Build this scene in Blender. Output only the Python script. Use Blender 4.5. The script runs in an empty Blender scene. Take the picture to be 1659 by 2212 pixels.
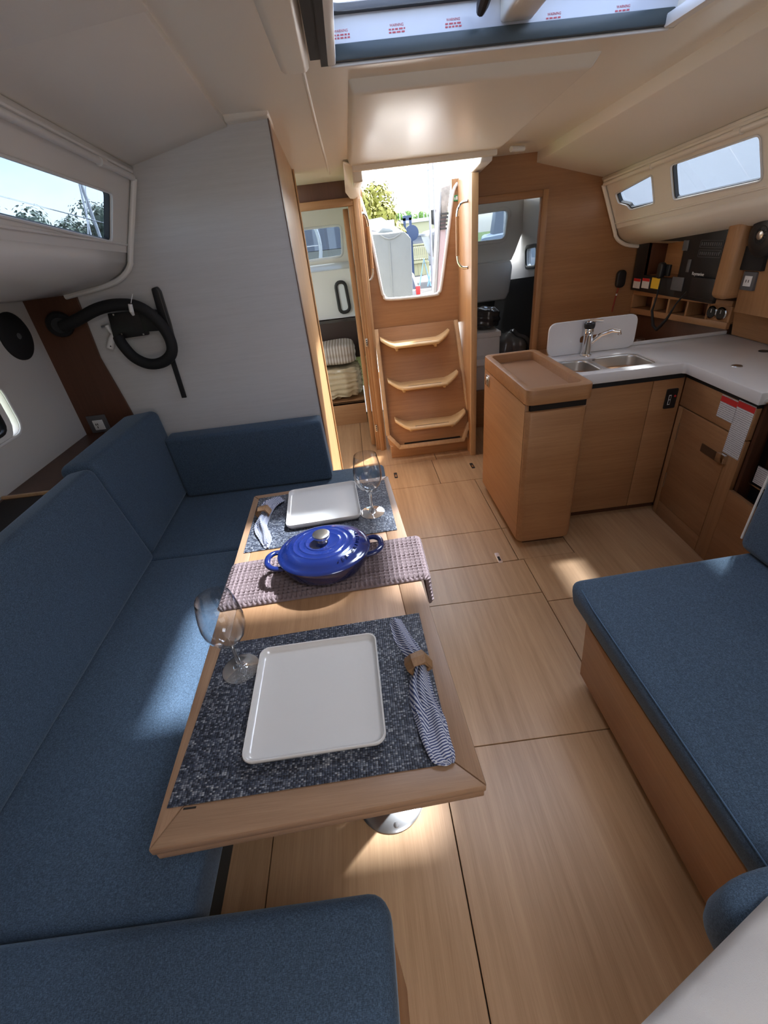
import bpy, bmesh, math, random
from mathutils import Vector, Matrix
random.seed(7)
C = bpy.context.scene.collection
SC = bpy.context.scene

# ------------------------------------------------------------------ camera
F_PX, W_PX, H_PX = 960.0, 1659.0, 2212.0
RC = ((0.9919554365, -0.0785763572, -0.0992480130),
      (-0.1257624083, -0.5223464160, -0.8434085833),
      (0.0144301302, 0.8491053985, -0.5280263190))
CAM = Vector((0, 0, 1.5))
cd = bpy.data.cameras.new('camera'); cam = bpy.data.objects.new('camera', cd); C.objects.link(cam)
cd.sensor_fit = 'HORIZONTAL'; cd.sensor_width = 36.0; cd.lens = 36.0 * F_PX / W_PX
cd.clip_start = 0.02; cd.clip_end = 400
mw = Matrix(((RC[0][0], -RC[1][0], -RC[2][0], CAM.x), (RC[0][1], -RC[1][1], -RC[2][1], CAM.y),
             (RC[0][2], -RC[1][2], -RC[2][2], CAM.z), (0, 0, 0, 1)))
cam.matrix_world = mw
SC.camera = cam
# ------------------------------------------------------------------ world, sun, exposure
wd = bpy.data.worlds.new('sky'); SC.world = wd; wd.use_nodes = True
nt = wd.node_tree; nt.nodes.clear()
sk = nt.nodes.new('ShaderNodeTexSky'); sk.sky_type = 'NISHITA'; sk.sun_disc = False
sk.sun_elevation = math.radians(58); sk.sun_rotation = math.radians(50); sk.air_density = 1.0; sk.dust_density = 1.5; sk.ozone_density = 1.0
bg = nt.nodes.new('ShaderNodeBackground'); bg.inputs[1].default_value = 0.62
wo = nt.nodes.new('ShaderNodeOutputWorld')
wtc = nt.nodes.new('ShaderNodeTexCoord'); wmp = nt.nodes.new('ShaderNodeMapping'); wmp.inputs['Scale'].default_value = (1, 1, 2.2)
wn = nt.nodes.new('ShaderNodeTexNoise'); wn.inputs['Scale'].default_value = 2.6; wn.inputs['Detail'].default_value = 7; wn.inputs['Roughness'].default_value = .55
wr_ = nt.nodes.new('ShaderNodeValToRGB'); wr_.color_ramp.elements[0].position = .40; wr_.color_ramp.elements[1].position = .66
wb = nt.nodes.new('ShaderNodeRGBToBW'); wm = nt.nodes.new('ShaderNodeMixRGB'); wg = nt.nodes.new('ShaderNodeMath'); wg.operation = 'MULTIPLY'; wg.inputs[1].default_value = 1.35
wc = nt.nodes.new('ShaderNodeMixRGB'); wc.blend_type = 'MULTIPLY'; wc.inputs[0].default_value = 1; wc.inputs[2].default_value = (1, .985, .96, 1)
nt.links.new(wtc.outputs['Generated'], wmp.inputs[0]); nt.links.new(wmp.outputs[0], wn.inputs['Vector']); nt.links.new(wn.outputs['Fac'], wr_.inputs[0])
nt.links.new(sk.outputs[0], wb.inputs[0]); nt.links.new(wb.outputs[0], wg.inputs[0]); nt.links.new(wg.outputs[0], wc.inputs[1])
wf = nt.nodes.new('ShaderNodeMath'); wf.operation = 'MULTIPLY_ADD'; wf.inputs[1].default_value = .55; wf.inputs[2].default_value = .35; nt.links.new(wr_.outputs[0], wf.inputs[0])
nt.links.new(wf.outputs[0], wm.inputs[0]); nt.links.new(sk.outputs[0], wm.inputs[1]); nt.links.new(wc.outputs[0], wm.inputs[2])
nt.links.new(wm.outputs[0], bg.inputs[0]); nt.links.new(bg.outputs[0], wo.inputs[0])
sl = bpy.data.lights.new('sun', 'SUN'); sl.energy = 8.0; sl.angle = math.radians(3); sl.color = (1, .95, .87)
so = bpy.data.objects.new('sun', sl); C.objects.link(so)
so.rotation_euler = Vector((-.48, -.40, -1.0)).to_track_quat('-Z', 'Y').to_euler()
def area(name, loc, aim, sx, sy, e, col=(1, 1, 1)):
    l = bpy.data.lights.new(name, 'AREA'); l.shape = 'RECTANGLE'; l.size = sx; l.size_y = sy; l.energy = e; l.color = col
    o = bpy.data.objects.new(name, l); C.objects.link(o); o.location = loc
    o.rotation_euler = (Vector(aim) - Vector(loc)).to_track_quat('-Z', 'Y').to_euler(); return o
area('fill_forward_overhead', (.45, -.35, 1.98), (.45, -.1, 0), .6, .6, 3, (.97, .98, 1))  # added fill lamp overhead behind the camera, brightens the near area
area('fill_forward_low', (.5, -1.15, .95), (.5, 1.2, 2.2), 1.1, .7, 2.5, (1, .98, .95))  # added fill lamp behind the camera to lift the ceiling, no doorway modelled
SC.view_settings.view_transform = 'Standard'; SC.view_settings.look = 'None'
SC.view_settings.gamma = 1; SC.view_settings.use_curve_mapping = False
SC.view_settings.exposure = 1.35

# ------------------------------------------------------------------ helpers
def at(px, py, **k):
    u, v = (px - W_PX / 2) / F_PX, (py - H_PX / 2) / F_PX
    d = Vector(tuple(RC[0][i] * u + RC[1][i] * v + RC[2][i] for i in range(3)))
    (a, val), = k.items(); i = 'xyz'.index(a)
    return CAM + d * ((val - CAM[i]) / d[i])
def at_plane(px, py, p0, n):
    u, v = (px - W_PX / 2) / F_PX, (py - H_PX / 2) / F_PX
    d = Vector(tuple(RC[0][i] * u + RC[1][i] * v + RC[2][i] for i in range(3)))
    n = Vector(n); return CAM + d * ((Vector(p0) - CAM).dot(n) / d.dot(n))

def tag(o, label=None, cat=None, group=None, kind=None):
    if label: o['label'] = label
    if cat: o['category'] = cat
    if group: o['group'] = group
    if kind: o['kind'] = kind
    return o
def thing(name, label, cat, loc=(0, 0, 0), rotz=0, group=None):
    o = bpy.data.objects.new(name, None); C.objects.link(o); o.empty_display_size = .02
    o.location = loc; o.rotation_euler = (0, 0, rotz)
    return tag(o, label, cat, group)
def fin(bm, name, m, parent=None, bevel=0, seg=2, ang=35, world=True, smooth=True, lim=25):
    bmesh.ops.remove_doubles(bm, verts=bm.verts, dist=1e-6)
    bmesh.ops.recalc_face_normals(bm, faces=bm.faces)
    if bevel:
        es = [e for e in bm.edges if len(e.link_faces) == 2 and e.calc_face_angle(0) > math.radians(lim)]
        bmesh.ops.bevel(bm, geom=es, offset=bevel, segments=seg, profile=.5, affect='EDGES', clamp_overlap=True)
    me = bpy.data.meshes.new(name); bm.to_mesh(me); bm.free()
    if smooth:
        me.polygons.foreach_set('use_smooth', [True] * len(me.polygons)); me.set_sharp_from_angle(angle=math.radians(ang))
    return link(name, me, m, parent, world)
def link(name, me, m, parent=None, world=True):
    o = bpy.data.objects.new(name, me); C.objects.link(o)
    if m is not None and not me.materials: me.materials.append(m)
    if parent is not None:
        o.parent = parent
        if world:
            o.matrix_parent_inverse = Matrix.LocRotScale(parent.location, parent.rotation_euler, parent.scale).inverted() @ (Matrix.Identity(4))
    return o
def copy_tree(o, parent=None):
    c = o.copy(); C.objects.link(c); c.parent = parent
    for ch in o.children: copy_tree(ch, c)
    return c
def hexa(bm, p):
    v = [bm.verts.new(q) for q in p]
    for f in ((0, 3, 2, 1), (4, 5, 6, 7), (0, 1, 5, 4), (1, 2, 6, 5), (2, 3, 7, 6), (3, 0, 4, 7)): bm.faces.new([v[i] for i in f])
def box(bm, x0, x1, y0, y1, z0, z1):
    hexa(bm, [(x0, y0, z0), (x1, y0, z0), (x1, y1, z0), (x0, y1, z0), (x0, y0, z1), (x1, y0, z1), (x1, y1, z1), (x0, y1, z1)])
def prism(bm, poly, vec):
    vec = Vector(vec); a = [bm.verts.new(p) for p in poly]; b = [bm.verts.new(Vector(p) + vec) for p in poly]; n = len(a)
    bm.faces.new(a); bm.faces.new(b[::-1])
    for i in range(n): bm.faces.new((a[i], b[i], b[(i + 1) % n], a[(i + 1) % n]))
def tube(bm, pts, r, n=10, caps=True, sub=0, flat=1.0):
    pts = [Vector(p) for p in pts]
    if sub:
        q = []
        for i in range(len(pts) - 1):
            p0, p1, p2, p3 = pts[max(i - 1, 0)], pts[i], pts[i + 1], pts[min(i + 2, len(pts) - 1)]
            for k in range(sub):
                t = k / sub
                q.append(.5 * ((2 * p1) + (p2 - p0) * t + (2 * p0 - 5 * p1 + 4 * p2 - p3) * t * t + (3 * p1 - p0 - 3 * p2 + p3) * t ** 3))
        pts = q + [pts[-1]]
    rings = []; up = None
    for i, p in enumerate(pts):
        d = (pts[min(i + 1, len(pts) - 1)] - pts[max(i - 1, 0)]).normalized()
        if up is None:
            up = Vector((0, 0, 1)) if abs(d.z) < .9 else Vector((1, 0, 0))
        s = d.cross(up).normalized(); up = s.cross(d).normalized()
        rr = r[i] if isinstance(r, (list, tuple)) else r
        rings.append([bm.verts.new(p + (s * math.cos(2 * math.pi * k / n) + up * math.sin(2 * math.pi * k / n) * flat) * rr) for k in range(n)])
    for a, b in zip(rings, rings[1:]):
        for k in range(n): bm.faces.new((a[k], a[(k + 1) % n], b[(k + 1) % n], b[k]))
    if caps: bm.faces.new(rings[0][::-1]); bm.faces.new(rings[-1])
def lathe(bm, prof, c=(0, 0, 0), n=32, sx=1, sy=1, cap0=True, cap1=True, axis=None):
    c = Vector(c); R = Matrix.Identity(3)
    if axis is not None: R = Vector(axis).to_track_quat('Z', 'Y').to_matrix()
    rings = [[bm.verts.new(c + R @ Vector((r * sx * math.cos(2 * math.pi * k / n), r * sy * math.sin(2 * math.pi * k / n), z))) for k in range(n)] for r, z in prof]
    for a, b in zip(rings, rings[1:]):
        for k in range(n): bm.faces.new((a[k], a[(k + 1) % n], b[(k + 1) % n], b[k]))
    if cap0: bm.faces.new(rings[0][::-1])
    if cap1: bm.faces.new(rings[-1])
def rrect(w, h, r, n=5):
    pts = []
    for cx, cy, a0 in ((w / 2 - r, h / 2 - r, 0), (-w / 2 + r, h / 2 - r, 90), (-w / 2 + r, -h / 2 + r, 180), (w / 2 - r, -h / 2 + r, 270)):
        for k in range(n + 1):
            a = math.radians(a0 + 90 * k / n); pts.append((cx + r * math.cos(a), cy + r * math.sin(a)))
    return pts
def rquad(ps, r, n=4):
    """polygon with each corner rounded by radius-like distance r (3-D points)"""
    ps = [Vector(p) for p in ps]; out = []
    for i, p in enumerate(ps):
        a = (ps[i - 1] - p); b = (ps[(i + 1) % len(ps)] - p); ra = min(r, a.length * .45); rb = min(r, b.length * .45)
        A = p + a.normalized() * ra; B = p + b.normalized() * rb
        for k in range(n + 1):
            t = k / n; out.append(A * (1 - t) ** 2 + p * 2 * t * (1 - t) + B * t * t)
    return out
def holed(bm, outer, holes, vec):
    """flat plate with holes, extruded by vec"""
    vec = Vector(vec); edges = []; loops = []
    for lp in [outer] + holes:
        vs = [bm.verts.new(p) for p in lp]; loops.append(vs)
        for i in range(len(vs)): edges.append(bm.edges.new((vs[i], vs[(i + 1) % len(vs)])))
    r = bmesh.ops.triangle_fill(bm, edges=edges, use_beauty=True, use_dissolve=False)
    fs = [g for g in r['geom'] if isinstance(g, bmesh.types.BMFace)]
    m = {}
    for vs in loops:
        for v in vs: m[v] = bm.verts.new(v.co + vec)
    for f in fs: bm.faces.new([m[v] for v in reversed(f.verts)])
    for vs in loops:
        for i in range(len(vs)):
            a, b = vs[i], vs[(i + 1) % len(vs)]; bm.faces.new((a, b, m[b], m[a]))
def strip(bm, A, B):
    a = [bm.verts.new(p) for p in A]; b = [bm.verts.new(p) for p in B]
    for i in range(len(a) - 1): bm.faces.new((a[i], a[i + 1], b[i + 1], b[i]))
def frame(bm, loop, w, t, n):
    """flat ring of width w around loop, thickness t along n"""
    loop = [Vector(p) for p in loop]; c = sum(loop, Vector()) / len(loop); n = Vector(n).normalized()
    N = len(loop); out = []
    for i, p in enumerate(loop):
        d = (loop[(i + 1) % N] - loop[i - 1]).normalized(); o = d.cross(n).normalized()
        if o.dot(p - c) < 0: o = -o
        out.append(p + o * w)
    a = [bm.verts.new(p) for p in loop]; b = [bm.verts.new(p) for p in out]
    a2 = [bm.verts.new(p + n * t) for p in loop]; b2 = [bm.verts.new(p + n * t) for p in out]
    for i in range(N):
        j = (i + 1) % N
        bm.faces.new((a[i], a[j], b[j], b[i])); bm.faces.new((a2[i], b2[i], b2[j], a2[j]))
        bm.faces.new((b[i], b[j], b2[j], b2[i])); bm.faces.new((a[i], a2[i], a2[j], a[j]))
def boxo(name, m, parent, x0, x1, y0, y1, z0, z1, bevel=.003, seg=2, **k):
    bm = bmesh.new(); box(bm, x0, x1, y0, y1, z0, z1); return fin(bm, name, m, parent, bevel, seg, **k)
def hexo(name, m, parent, pts, bevel=.003, seg=2, **k):
    bm = bmesh.new(); hexa(bm, pts); return fin(bm, name, m, parent, bevel, seg, **k)
def priso(name, m, parent, poly, vec, bevel=.002, seg=2, **k):
    bm = bmesh.new(); prism(bm, poly, vec); return fin(bm, name, m, parent, bevel, seg, **k)
def tubo(name, m, parent, pts, r, n=10, sub=0, **k):
    bm = bmesh.new(); tube(bm, pts, r, n, sub=sub); return fin(bm, name, m, parent, **k)
def latho(name, m, parent, prof, c=(0, 0, 0), n=32, axis=None, sx=1, sy=1, **k):
    bm = bmesh.new(); lathe(bm, prof, c, n, sx, sy, axis=axis); return fin(bm, name, m, parent, **k)
def text_mesh(s, size, depth=.0006):
    cu = bpy.data.curves.new('t', 'FONT'); cu.body = s; cu.size = size; cu.extrude = depth; cu.align_x = 'CENTER'; cu.align_y = 'CENTER'
    o = bpy.data.objects.new('t', cu); C.objects.link(o)
    dg = bpy.context.evaluated_depsgraph_get(); me = bpy.data.meshes.new_from_object(o.evaluated_get(dg))
    bpy.data.objects.remove(o); return me
def texto(name, s, size, m, parent, loc, xdir, ydir, depth=.0006):
    me = text_mesh(s, size, depth); X = Vector(xdir).normalized(); Y = Vector(ydir); Y = (Y - X * Y.dot(X)).normalized(); Z = X.cross(Y)
    M4 = Matrix(((X.x, Y.x, Z.x, loc[0]), (X.y, Y.y, Z.y, loc[1]), (X.z, Y.z, Z.z, loc[2]), (0, 0, 0, 1)))
    me.transform(M4); me.materials.clear(); return link(name, me, m, parent)

# ------------------------------------------------------------------ materials
def newmat(name):
    m = bpy.data.materials.new(name); m.use_nodes = True; t = m.node_tree; b = t.nodes['Principled BSDF']; return m, t, b
def N(t, typ, **k):
    n = t.nodes.new(typ)
    for a, v in k.items(): setattr(n, a, v)
    return n
def plain(name, col, rough=.5, metal=0, spec=.5, coat=0, bump=0, bscale=400, var=0, vscale=3, sheen=0):
    m, t, b = newmat(name); b.inputs['Base Color'].default_value = (*col, 1); b.inputs['Roughness'].default_value = rough
    b.inputs['Metallic'].default_value = metal; b.inputs['Specular IOR Level'].default_value = spec; b.inputs['Coat Weight'].default_value = coat
    b.inputs['Coat Roughness'].default_value = .08; b.inputs['Sheen Weight'].default_value = sheen
    if var or bump: tc = N(t, 'ShaderNodeTexCoord')
    if var:
        n = N(t, 'ShaderNodeTexNoise'); n.inputs['Scale'].default_value = vscale; n.inputs['Detail'].default_value = 4; t.links.new(tc.outputs['Object'], n.inputs['Vector'])
        r = N(t, 'ShaderNodeMixRGB'); r.inputs[1].default_value = (*[c * (1 - var) for c in col], 1); r.inputs[2].default_value = (*[min(1, c * (1 + var)) for c in col], 1)
        t.links.new(n.outputs['Fac'], r.inputs[0]); t.links.new(r.outputs[0], b.inputs['Base Color'])
    if bump:
        n = N(t, 'ShaderNodeTexNoise'); n.inputs['Scale'].default_value = bscale; n.inputs['Detail'].default_value = 3; t.links.new(tc.outputs['Object'], n.inputs['Vector'])
        bp = N(t, 'ShaderNodeBump'); bp.inputs['Strength'].default_value = bump; bp.inputs['Distance'].default_value = .002
        t.links.new(n.outputs['Fac'], bp.inputs['Height']); t.links.new(bp.outputs[0], b.inputs['Normal'])
    return m
def wood(name, c0, c1, axis=0, rough=.42, fine=1.0, coat=0.0, streak=.5, scale=1.0):
    m, t, b = newmat(name); tc = N(t, 'ShaderNodeTexCoord')
    s1 = [70 * scale] * 3; s1[axis] = 2.2 * scale; s2 = [520 * scale] * 3; s2[axis] = 14 * scale; s3 = [9 * scale] * 3; s3[axis] = .9 * scale
    outs = []
    for s, det in ((s1, 3), (s2, 2), (s3, 2)):
        mp = N(t, 'ShaderNodeMapping'); mp.inputs['Scale'].default_value = s; t.links.new(tc.outputs['Object'], mp.inputs['Vector'])
        n = N(t, 'ShaderNodeTexNoise'); n.inputs['Scale'].default_value = 1; n.inputs['Detail'].default_value = det; n.inputs['Roughness'].default_value = .55
        t.links.new(mp.outputs[0], n.inputs['Vector']); outs.append(n.outputs['Fac'])
    def mx(a, bb, f):
        q = N(t, 'ShaderNodeMix'); q.data_type = 'FLOAT'; q.inputs['Factor'].default_value = f
        t.links.new(a, q.inputs[2]); t.links.new(bb, q.inputs[3]); return q.outputs[0]
    v = mx(mx(outs[0], outs[2], streak), outs[1], .3 * fine)
    rp = N(t, 'ShaderNodeValToRGB'); rp.color_ramp.elements[0].position = .36; rp.color_ramp.elements[1].position = .64
    rp.color_ramp.elements[0].color = (*c0, 1); rp.color_ramp.elements[1].color = (*c1, 1)
    t.links.new(v, rp.inputs[0]); t.links.new(rp.outputs[0], b.inputs['Base Color'])
    b.inputs['Roughness'].default_value = rough; b.inputs['Coat Weight'].default_value = coat; b.inputs['Coat Roughness'].default_value = .25
    bp = N(t, 'ShaderNodeBump'); bp.inputs['Strength'].default_value = .08; bp.inputs['Distance'].default_value = .001
    t.links.new(outs[1], bp.inputs['Height']); t.links.new(bp.outputs[0], b.inputs['Normal'])
    return m
def fabric(name, col, dark=.6, light=1.5, scale=650):
    m, t, b = newmat(name); tc = N(t, 'ShaderNodeTexCoord')
    fs = []
    for s in ((scale * .35, scale * 1.6, scale), (scale * 1.6, scale * .35, scale)):
        mp = N(t, 'ShaderNodeMapping'); mp.inputs['Scale'].default_value = s; t.links.new(tc.outputs['Object'], mp.inputs['Vector'])
        n = N(t, 'ShaderNodeTexNoise'); n.inputs['Scale'].default_value = 1; n.inputs['Detail'].default_value = 2; t.links.new(mp.outputs[0], n.inputs['Vector']); fs.append(n.outputs['Fac'])
    mn = N(t, 'ShaderNodeMath'); mn.operation = 'MULTIPLY'; t.links.new(fs[0], mn.inputs[0]); t.links.new(fs[1], mn.inputs[1])
    rp = N(t, 'ShaderNodeValToRGB'); rp.color_ramp.elements[0].position = .15; rp.color_ramp.elements[1].position = .38
    rp.color_ramp.elements[0].color = (*[c * dark for c in col], 1); rp.color_ramp.elements[1].color = (*[min(1, c * light) for c in col], 1)
    t.links.new(mn.outputs[0], rp.inputs[0]); t.links.new(rp.outputs[0], b.inputs['Base Color'])
    b.inputs['Roughness'].default_value = .9; b.inputs['Specular IOR Level'].default_value = .2; b.inputs['Sheen Weight'].default_value = .25; b.inputs['Sheen Roughness'].default_value = .4
    b.inputs['Sheen Tint'].default_value = (.7, .85, 1, 1)
    bp = N(t, 'ShaderNodeBump'); bp.inputs['Strength'].default_value = .35; bp.inputs['Distance'].default_value = .0015
    t.links.new(mn.outputs[0], bp.inputs['Height']); t.links.new(bp.outputs[0], b.inputs['Normal'])
    return m
def pane(name, tint, refl=1.0, rough=0.0):
    """thin sheet of glass: light passes straight through tinted, fresnel reflection on top"""
    m = bpy.data.materials.new(name); m.use_nodes = True; t = m.node_tree; t.nodes.clear()
    tr = N(t, 'ShaderNodeBsdfTransparent'); tr.inputs[0].default_value = (*tint, 1)
    gl = N(t, 'ShaderNodeBsdfGlossy'); gl.inputs['Roughness'].default_value = rough
    lw = N(t, 'ShaderNodeLayerWeight'); lw.inputs['Blend'].default_value = .5
    pw = N(t, 'ShaderNodeMath'); pw.operation = 'POWER'; pw.inputs[1].default_value = 4.0; t.links.new(lw.outputs['Facing'], pw.inputs[0])
    mu = N(t, 'ShaderNodeMath'); mu.operation = 'MULTIPLY_ADD'; mu.inputs[1].default_value = .9 * refl; mu.inputs[2].default_value = .035 * refl; t.links.new(pw.outputs[0], mu.inputs[0])
    mx = N(t, 'ShaderNodeMixShader'); ou = N(t, 'ShaderNodeOutputMaterial')
    t.links.new(mu.outputs[0], mx.inputs[0]); t.links.new(tr.outputs[0], mx.inputs[1]); t.links.new(gl.outputs[0], mx.inputs[2]); t.links.new(mx.outputs[0], ou.inputs[0])
    return m
def lines_mat(name, base, ink, scale, axis=2, thr=.5, rough=.5):
    """printed rows of illegible small type"""
    m, t, b = newmat(name); tc = N(t, 'ShaderNodeTexCoord'); sp = N(t, 'ShaderNodeSeparateXYZ'); t.links.new(tc.outputs['Object'], sp.inputs[0])
    a = N(t, 'ShaderNodeMath'); a.operation = 'MULTIPLY'; a.inputs[1].default_value = scale; t.links.new(sp.outputs[axis], a.inputs[0])
    s = N(t, 'ShaderNodeMath'); s.operation = 'SINE'; t.links.new(a.outputs[0], s.inputs[0])
    g = N(t, 'ShaderNodeMath'); g.operation = 'GREATER_THAN'; g.inputs[1].default_value = thr; t.links.new(s.outputs[0], g.inputs[0])
    n = N(t, 'ShaderNodeTexNoise'); n.inputs['Scale'].default_value = 350; t.links.new(tc.outputs['Object'], n.inputs['Vector'])
    g2 = N(t, 'ShaderNodeMath'); g2.operation = 'GREATER_THAN'; g2.inputs[1].default_value = .42; t.links.new(n.outputs['Fac'], g2.inputs[0])
    mm = N(t, 'ShaderNodeMath'); mm.operation = 'MULTIPLY'; t.links.new(g.outputs[0], mm.inputs[0]); t.links.new(g2.outputs[0], mm.inputs[1])
    r = N(t, 'ShaderNodeMixRGB'); r.inputs[1].default_value = (*base, 1); r.inputs[2].default_value = (*ink, 1); t.links.new(mm.outputs[0], r.inputs[0]); t.links.new(r.outputs[0], b.inputs['Base Color'])
    b.inputs['Roughness'].default_value = rough; return m
def stripes(name, c0, c1, attr_scale, uvmode=True, axis=0, rough=.85):
    m, t, b = newmat(name); tc = N(t, 'ShaderNodeTexCoord'); sp = N(t, 'ShaderNodeSeparateXYZ'); t.links.new(tc.outputs['UV' if uvmode else 'Object'], sp.inputs[0])
    a = N(t, 'ShaderNodeMath'); a.operation = 'MULTIPLY'; a.inputs[1].default_value = attr_scale; t.links.new(sp.outputs[axis], a.inputs[0])
    s = N(t, 'ShaderNodeMath'); s.operation = 'SINE'; t.links.new(a.outputs[0], s.inputs[0])
    rp = N(t, 'ShaderNodeValToRGB'); rp.color_ramp.elements[0].position = .40; rp.color_ramp.elements[1].position = .60
    rp.color_ramp.elements[0].color = (*c0, 1); rp.color_ramp.elements[1].color = (*c1, 1)
    mr = N(t, 'ShaderNodeMath'); mr.operation = 'MULTIPLY_ADD'; mr.inputs[1].default_value = .5; mr.inputs[2].default_value = .5; t.links.new(s.outputs[0], mr.inputs[0])
    t.links.new(mr.outputs[0], rp.inputs[0]); t.links.new(rp.outputs[0], b.inputs['Base Color']); b.inputs['Roughness'].default_value = rough; b.inputs['Specular IOR Level'].default_value = .2
    return m

OAKX = wood('oak_veneer_x', (0.32, 0.15, 0.062), (0.43, 0.225, 0.102), 0, .42)
OAKY = wood('oak_veneer_y', (0.32, 0.15, 0.062), (0.43, 0.225, 0.102), 1, .42)
OAKZ = wood('oak_veneer_z', (.34, .165, .068), (.46, .25, .115), 2, .42)
OAKL = wood('oak_lipping', (.46, .28, .14), (.60, .39, .21), 2, .38)
TREAD = wood('tread_oak', (.55, .34, .15), (.70, .47, .24), 0, .3, coat=.2)
FLOORW = wood('floor_laminate', (.35, .19, .088), (.54, .33, .175), 1, .36, fine=.7, streak=.55, scale=.75)
WALN = wood('dark_brown_veneer', (.075, .028, .013), (.115, .045, .022), 2, .45)
TABX = wood('table_oak_x', (.24, .135, .075), (.36, .215, .125), 0, .4)
TABY = wood('table_oak_y', (.24, .135, .075), (.36, .215, .125), 1, .4)
TABP = wood('table_panel_oak', (.31, .16, .075), (.45, .255, .13), 1, .36)
DARKGAP = plain('dark_gap', (.012, .008, .006), .8)
BLUE = fabric('blue_upholstery', (.062, .096, .140))
BLUEP = plain('blue_piping', (.075, .14, .23), .8)
GEL = plain('cream_gelcoat', (.86, .81, .71), .34, spec=.5, coat=.05, var=.03, vscale=2)
GELW = plain('white_gelcoat', (.80, .785, .755), .35, var=.02)
VINYL = plain('headliner_vinyl', (.84, .81, .745), .7, bump=.25, bscale=900)
def bulk_mat():
    m = wood('grey_linen_laminate', (.56, .555, .545), (.62, .615, .605), 0, .38, fine=1.6, streak=.1); return m
BULK = bulk_mat()
LINER = plain('hull_liner_vinyl', (.60, .575, .54), .75, bump=.25, bscale=900)
WHITE = plain('white_plastic', (.78, .78, .77), .3)
CORIAN = plain('white_worktop', (.72, .70, .685), .25, bump=.0, var=.02, vscale=300)
BLACK = plain('black_plastic', (.012, .012, .013), .4)
BLACKM = plain('black_matt', (.008, .008, .009), .75)
RUBBER = plain('black_rubber', (.02, .022, .025), .6)
GRAYP = plain('grey_plastic', (.10, .10, .105), .5)
SLATE = plain('dark_green_rail', (.045, .06, .065), .35)
CHROME = plain('chrome', (.80, .80, .80), .08, 1)
STEEL = plain('brushed_steel', (.62, .61, .59), .28, 1)
NICKEL = plain('satin_nickel', (.66, .62, .55), .25, 1)
ENAMEL = plain('cobalt_enamel', (.007, .017, .10), .12, spec=.6, coat=.6)
ENAMELD = plain('deep_cobalt_enamel', (.006, .012, .07), .12, spec=.6, coat=.6)
PLATE = plain('white_glazed_stoneware', (.66, .64, .61), .16, coat=.5, bump=.12, bscale=60)
TOWEL = plain('mauve_waffle_cotton', (.20, .15, .15), .95, spec=.1, bump=.3, bscale=1500)
WALW = wood('ring_wood', (.17, .085, .035), (.34, .19, .09), 1, .5, scale=1.5)
WALW2 = wood('ring_wood_pale', (.26, .14, .06), (.44, .26, .13), 2, .5, scale=1.5)
NAPK = stripes('navy_ticking_stripe', (.05, .065, .15), (.50, .51, .56), 6.2832 * 17)
GLASSW = pane('window_glass', (.36, .405, .45), .8)
GLASSH = pane('hatch_acrylic', (.80, .86, .95), .8)
CRYSTALF = plain('crystal_foot', (.97, .975, .98), .02, spec=.8); CRYSTALF.node_tree.nodes['Principled BSDF'].inputs['Transmission Weight'].default_value = .93; CRYSTALF.node_tree.nodes['Principled BSDF'].inputs['IOR'].default_value = 1.5
CRYSTAL = pane('crystal', (.94, .945, .95), 1.5)
GREYF = plain('pale_grey_cotton', (.56, .53, .50), .9, spec=.1, bump=.3, bscale=700)
BEIGEF = plain('cream_plastic_wrap', (.52, .42, .27), .25, coat=.5, var=.25, vscale=9)
RED = plain('red_print', (.62, .03, .03), .5)
REDF = plain('faded_red_print', (.55, .10, .12), .6)
YEL = plain('yellow_sticker', (.80, .50, .04), .5)
GREEN = plain('green_sign', (.03, .30, .10), .5)
PAPER = lines_mat('printed_notice', (.72, .71, .70), (.28, .27, .27), 6.2832 / .0085)
PAPERS = lines_mat('printed_label', (.76, .75, .74), (.45, .44, .44), 6.2832 / .004)
FILM = plain('clear_film_reveal', (.60, .62, .68), .18, coat=.4)
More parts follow.
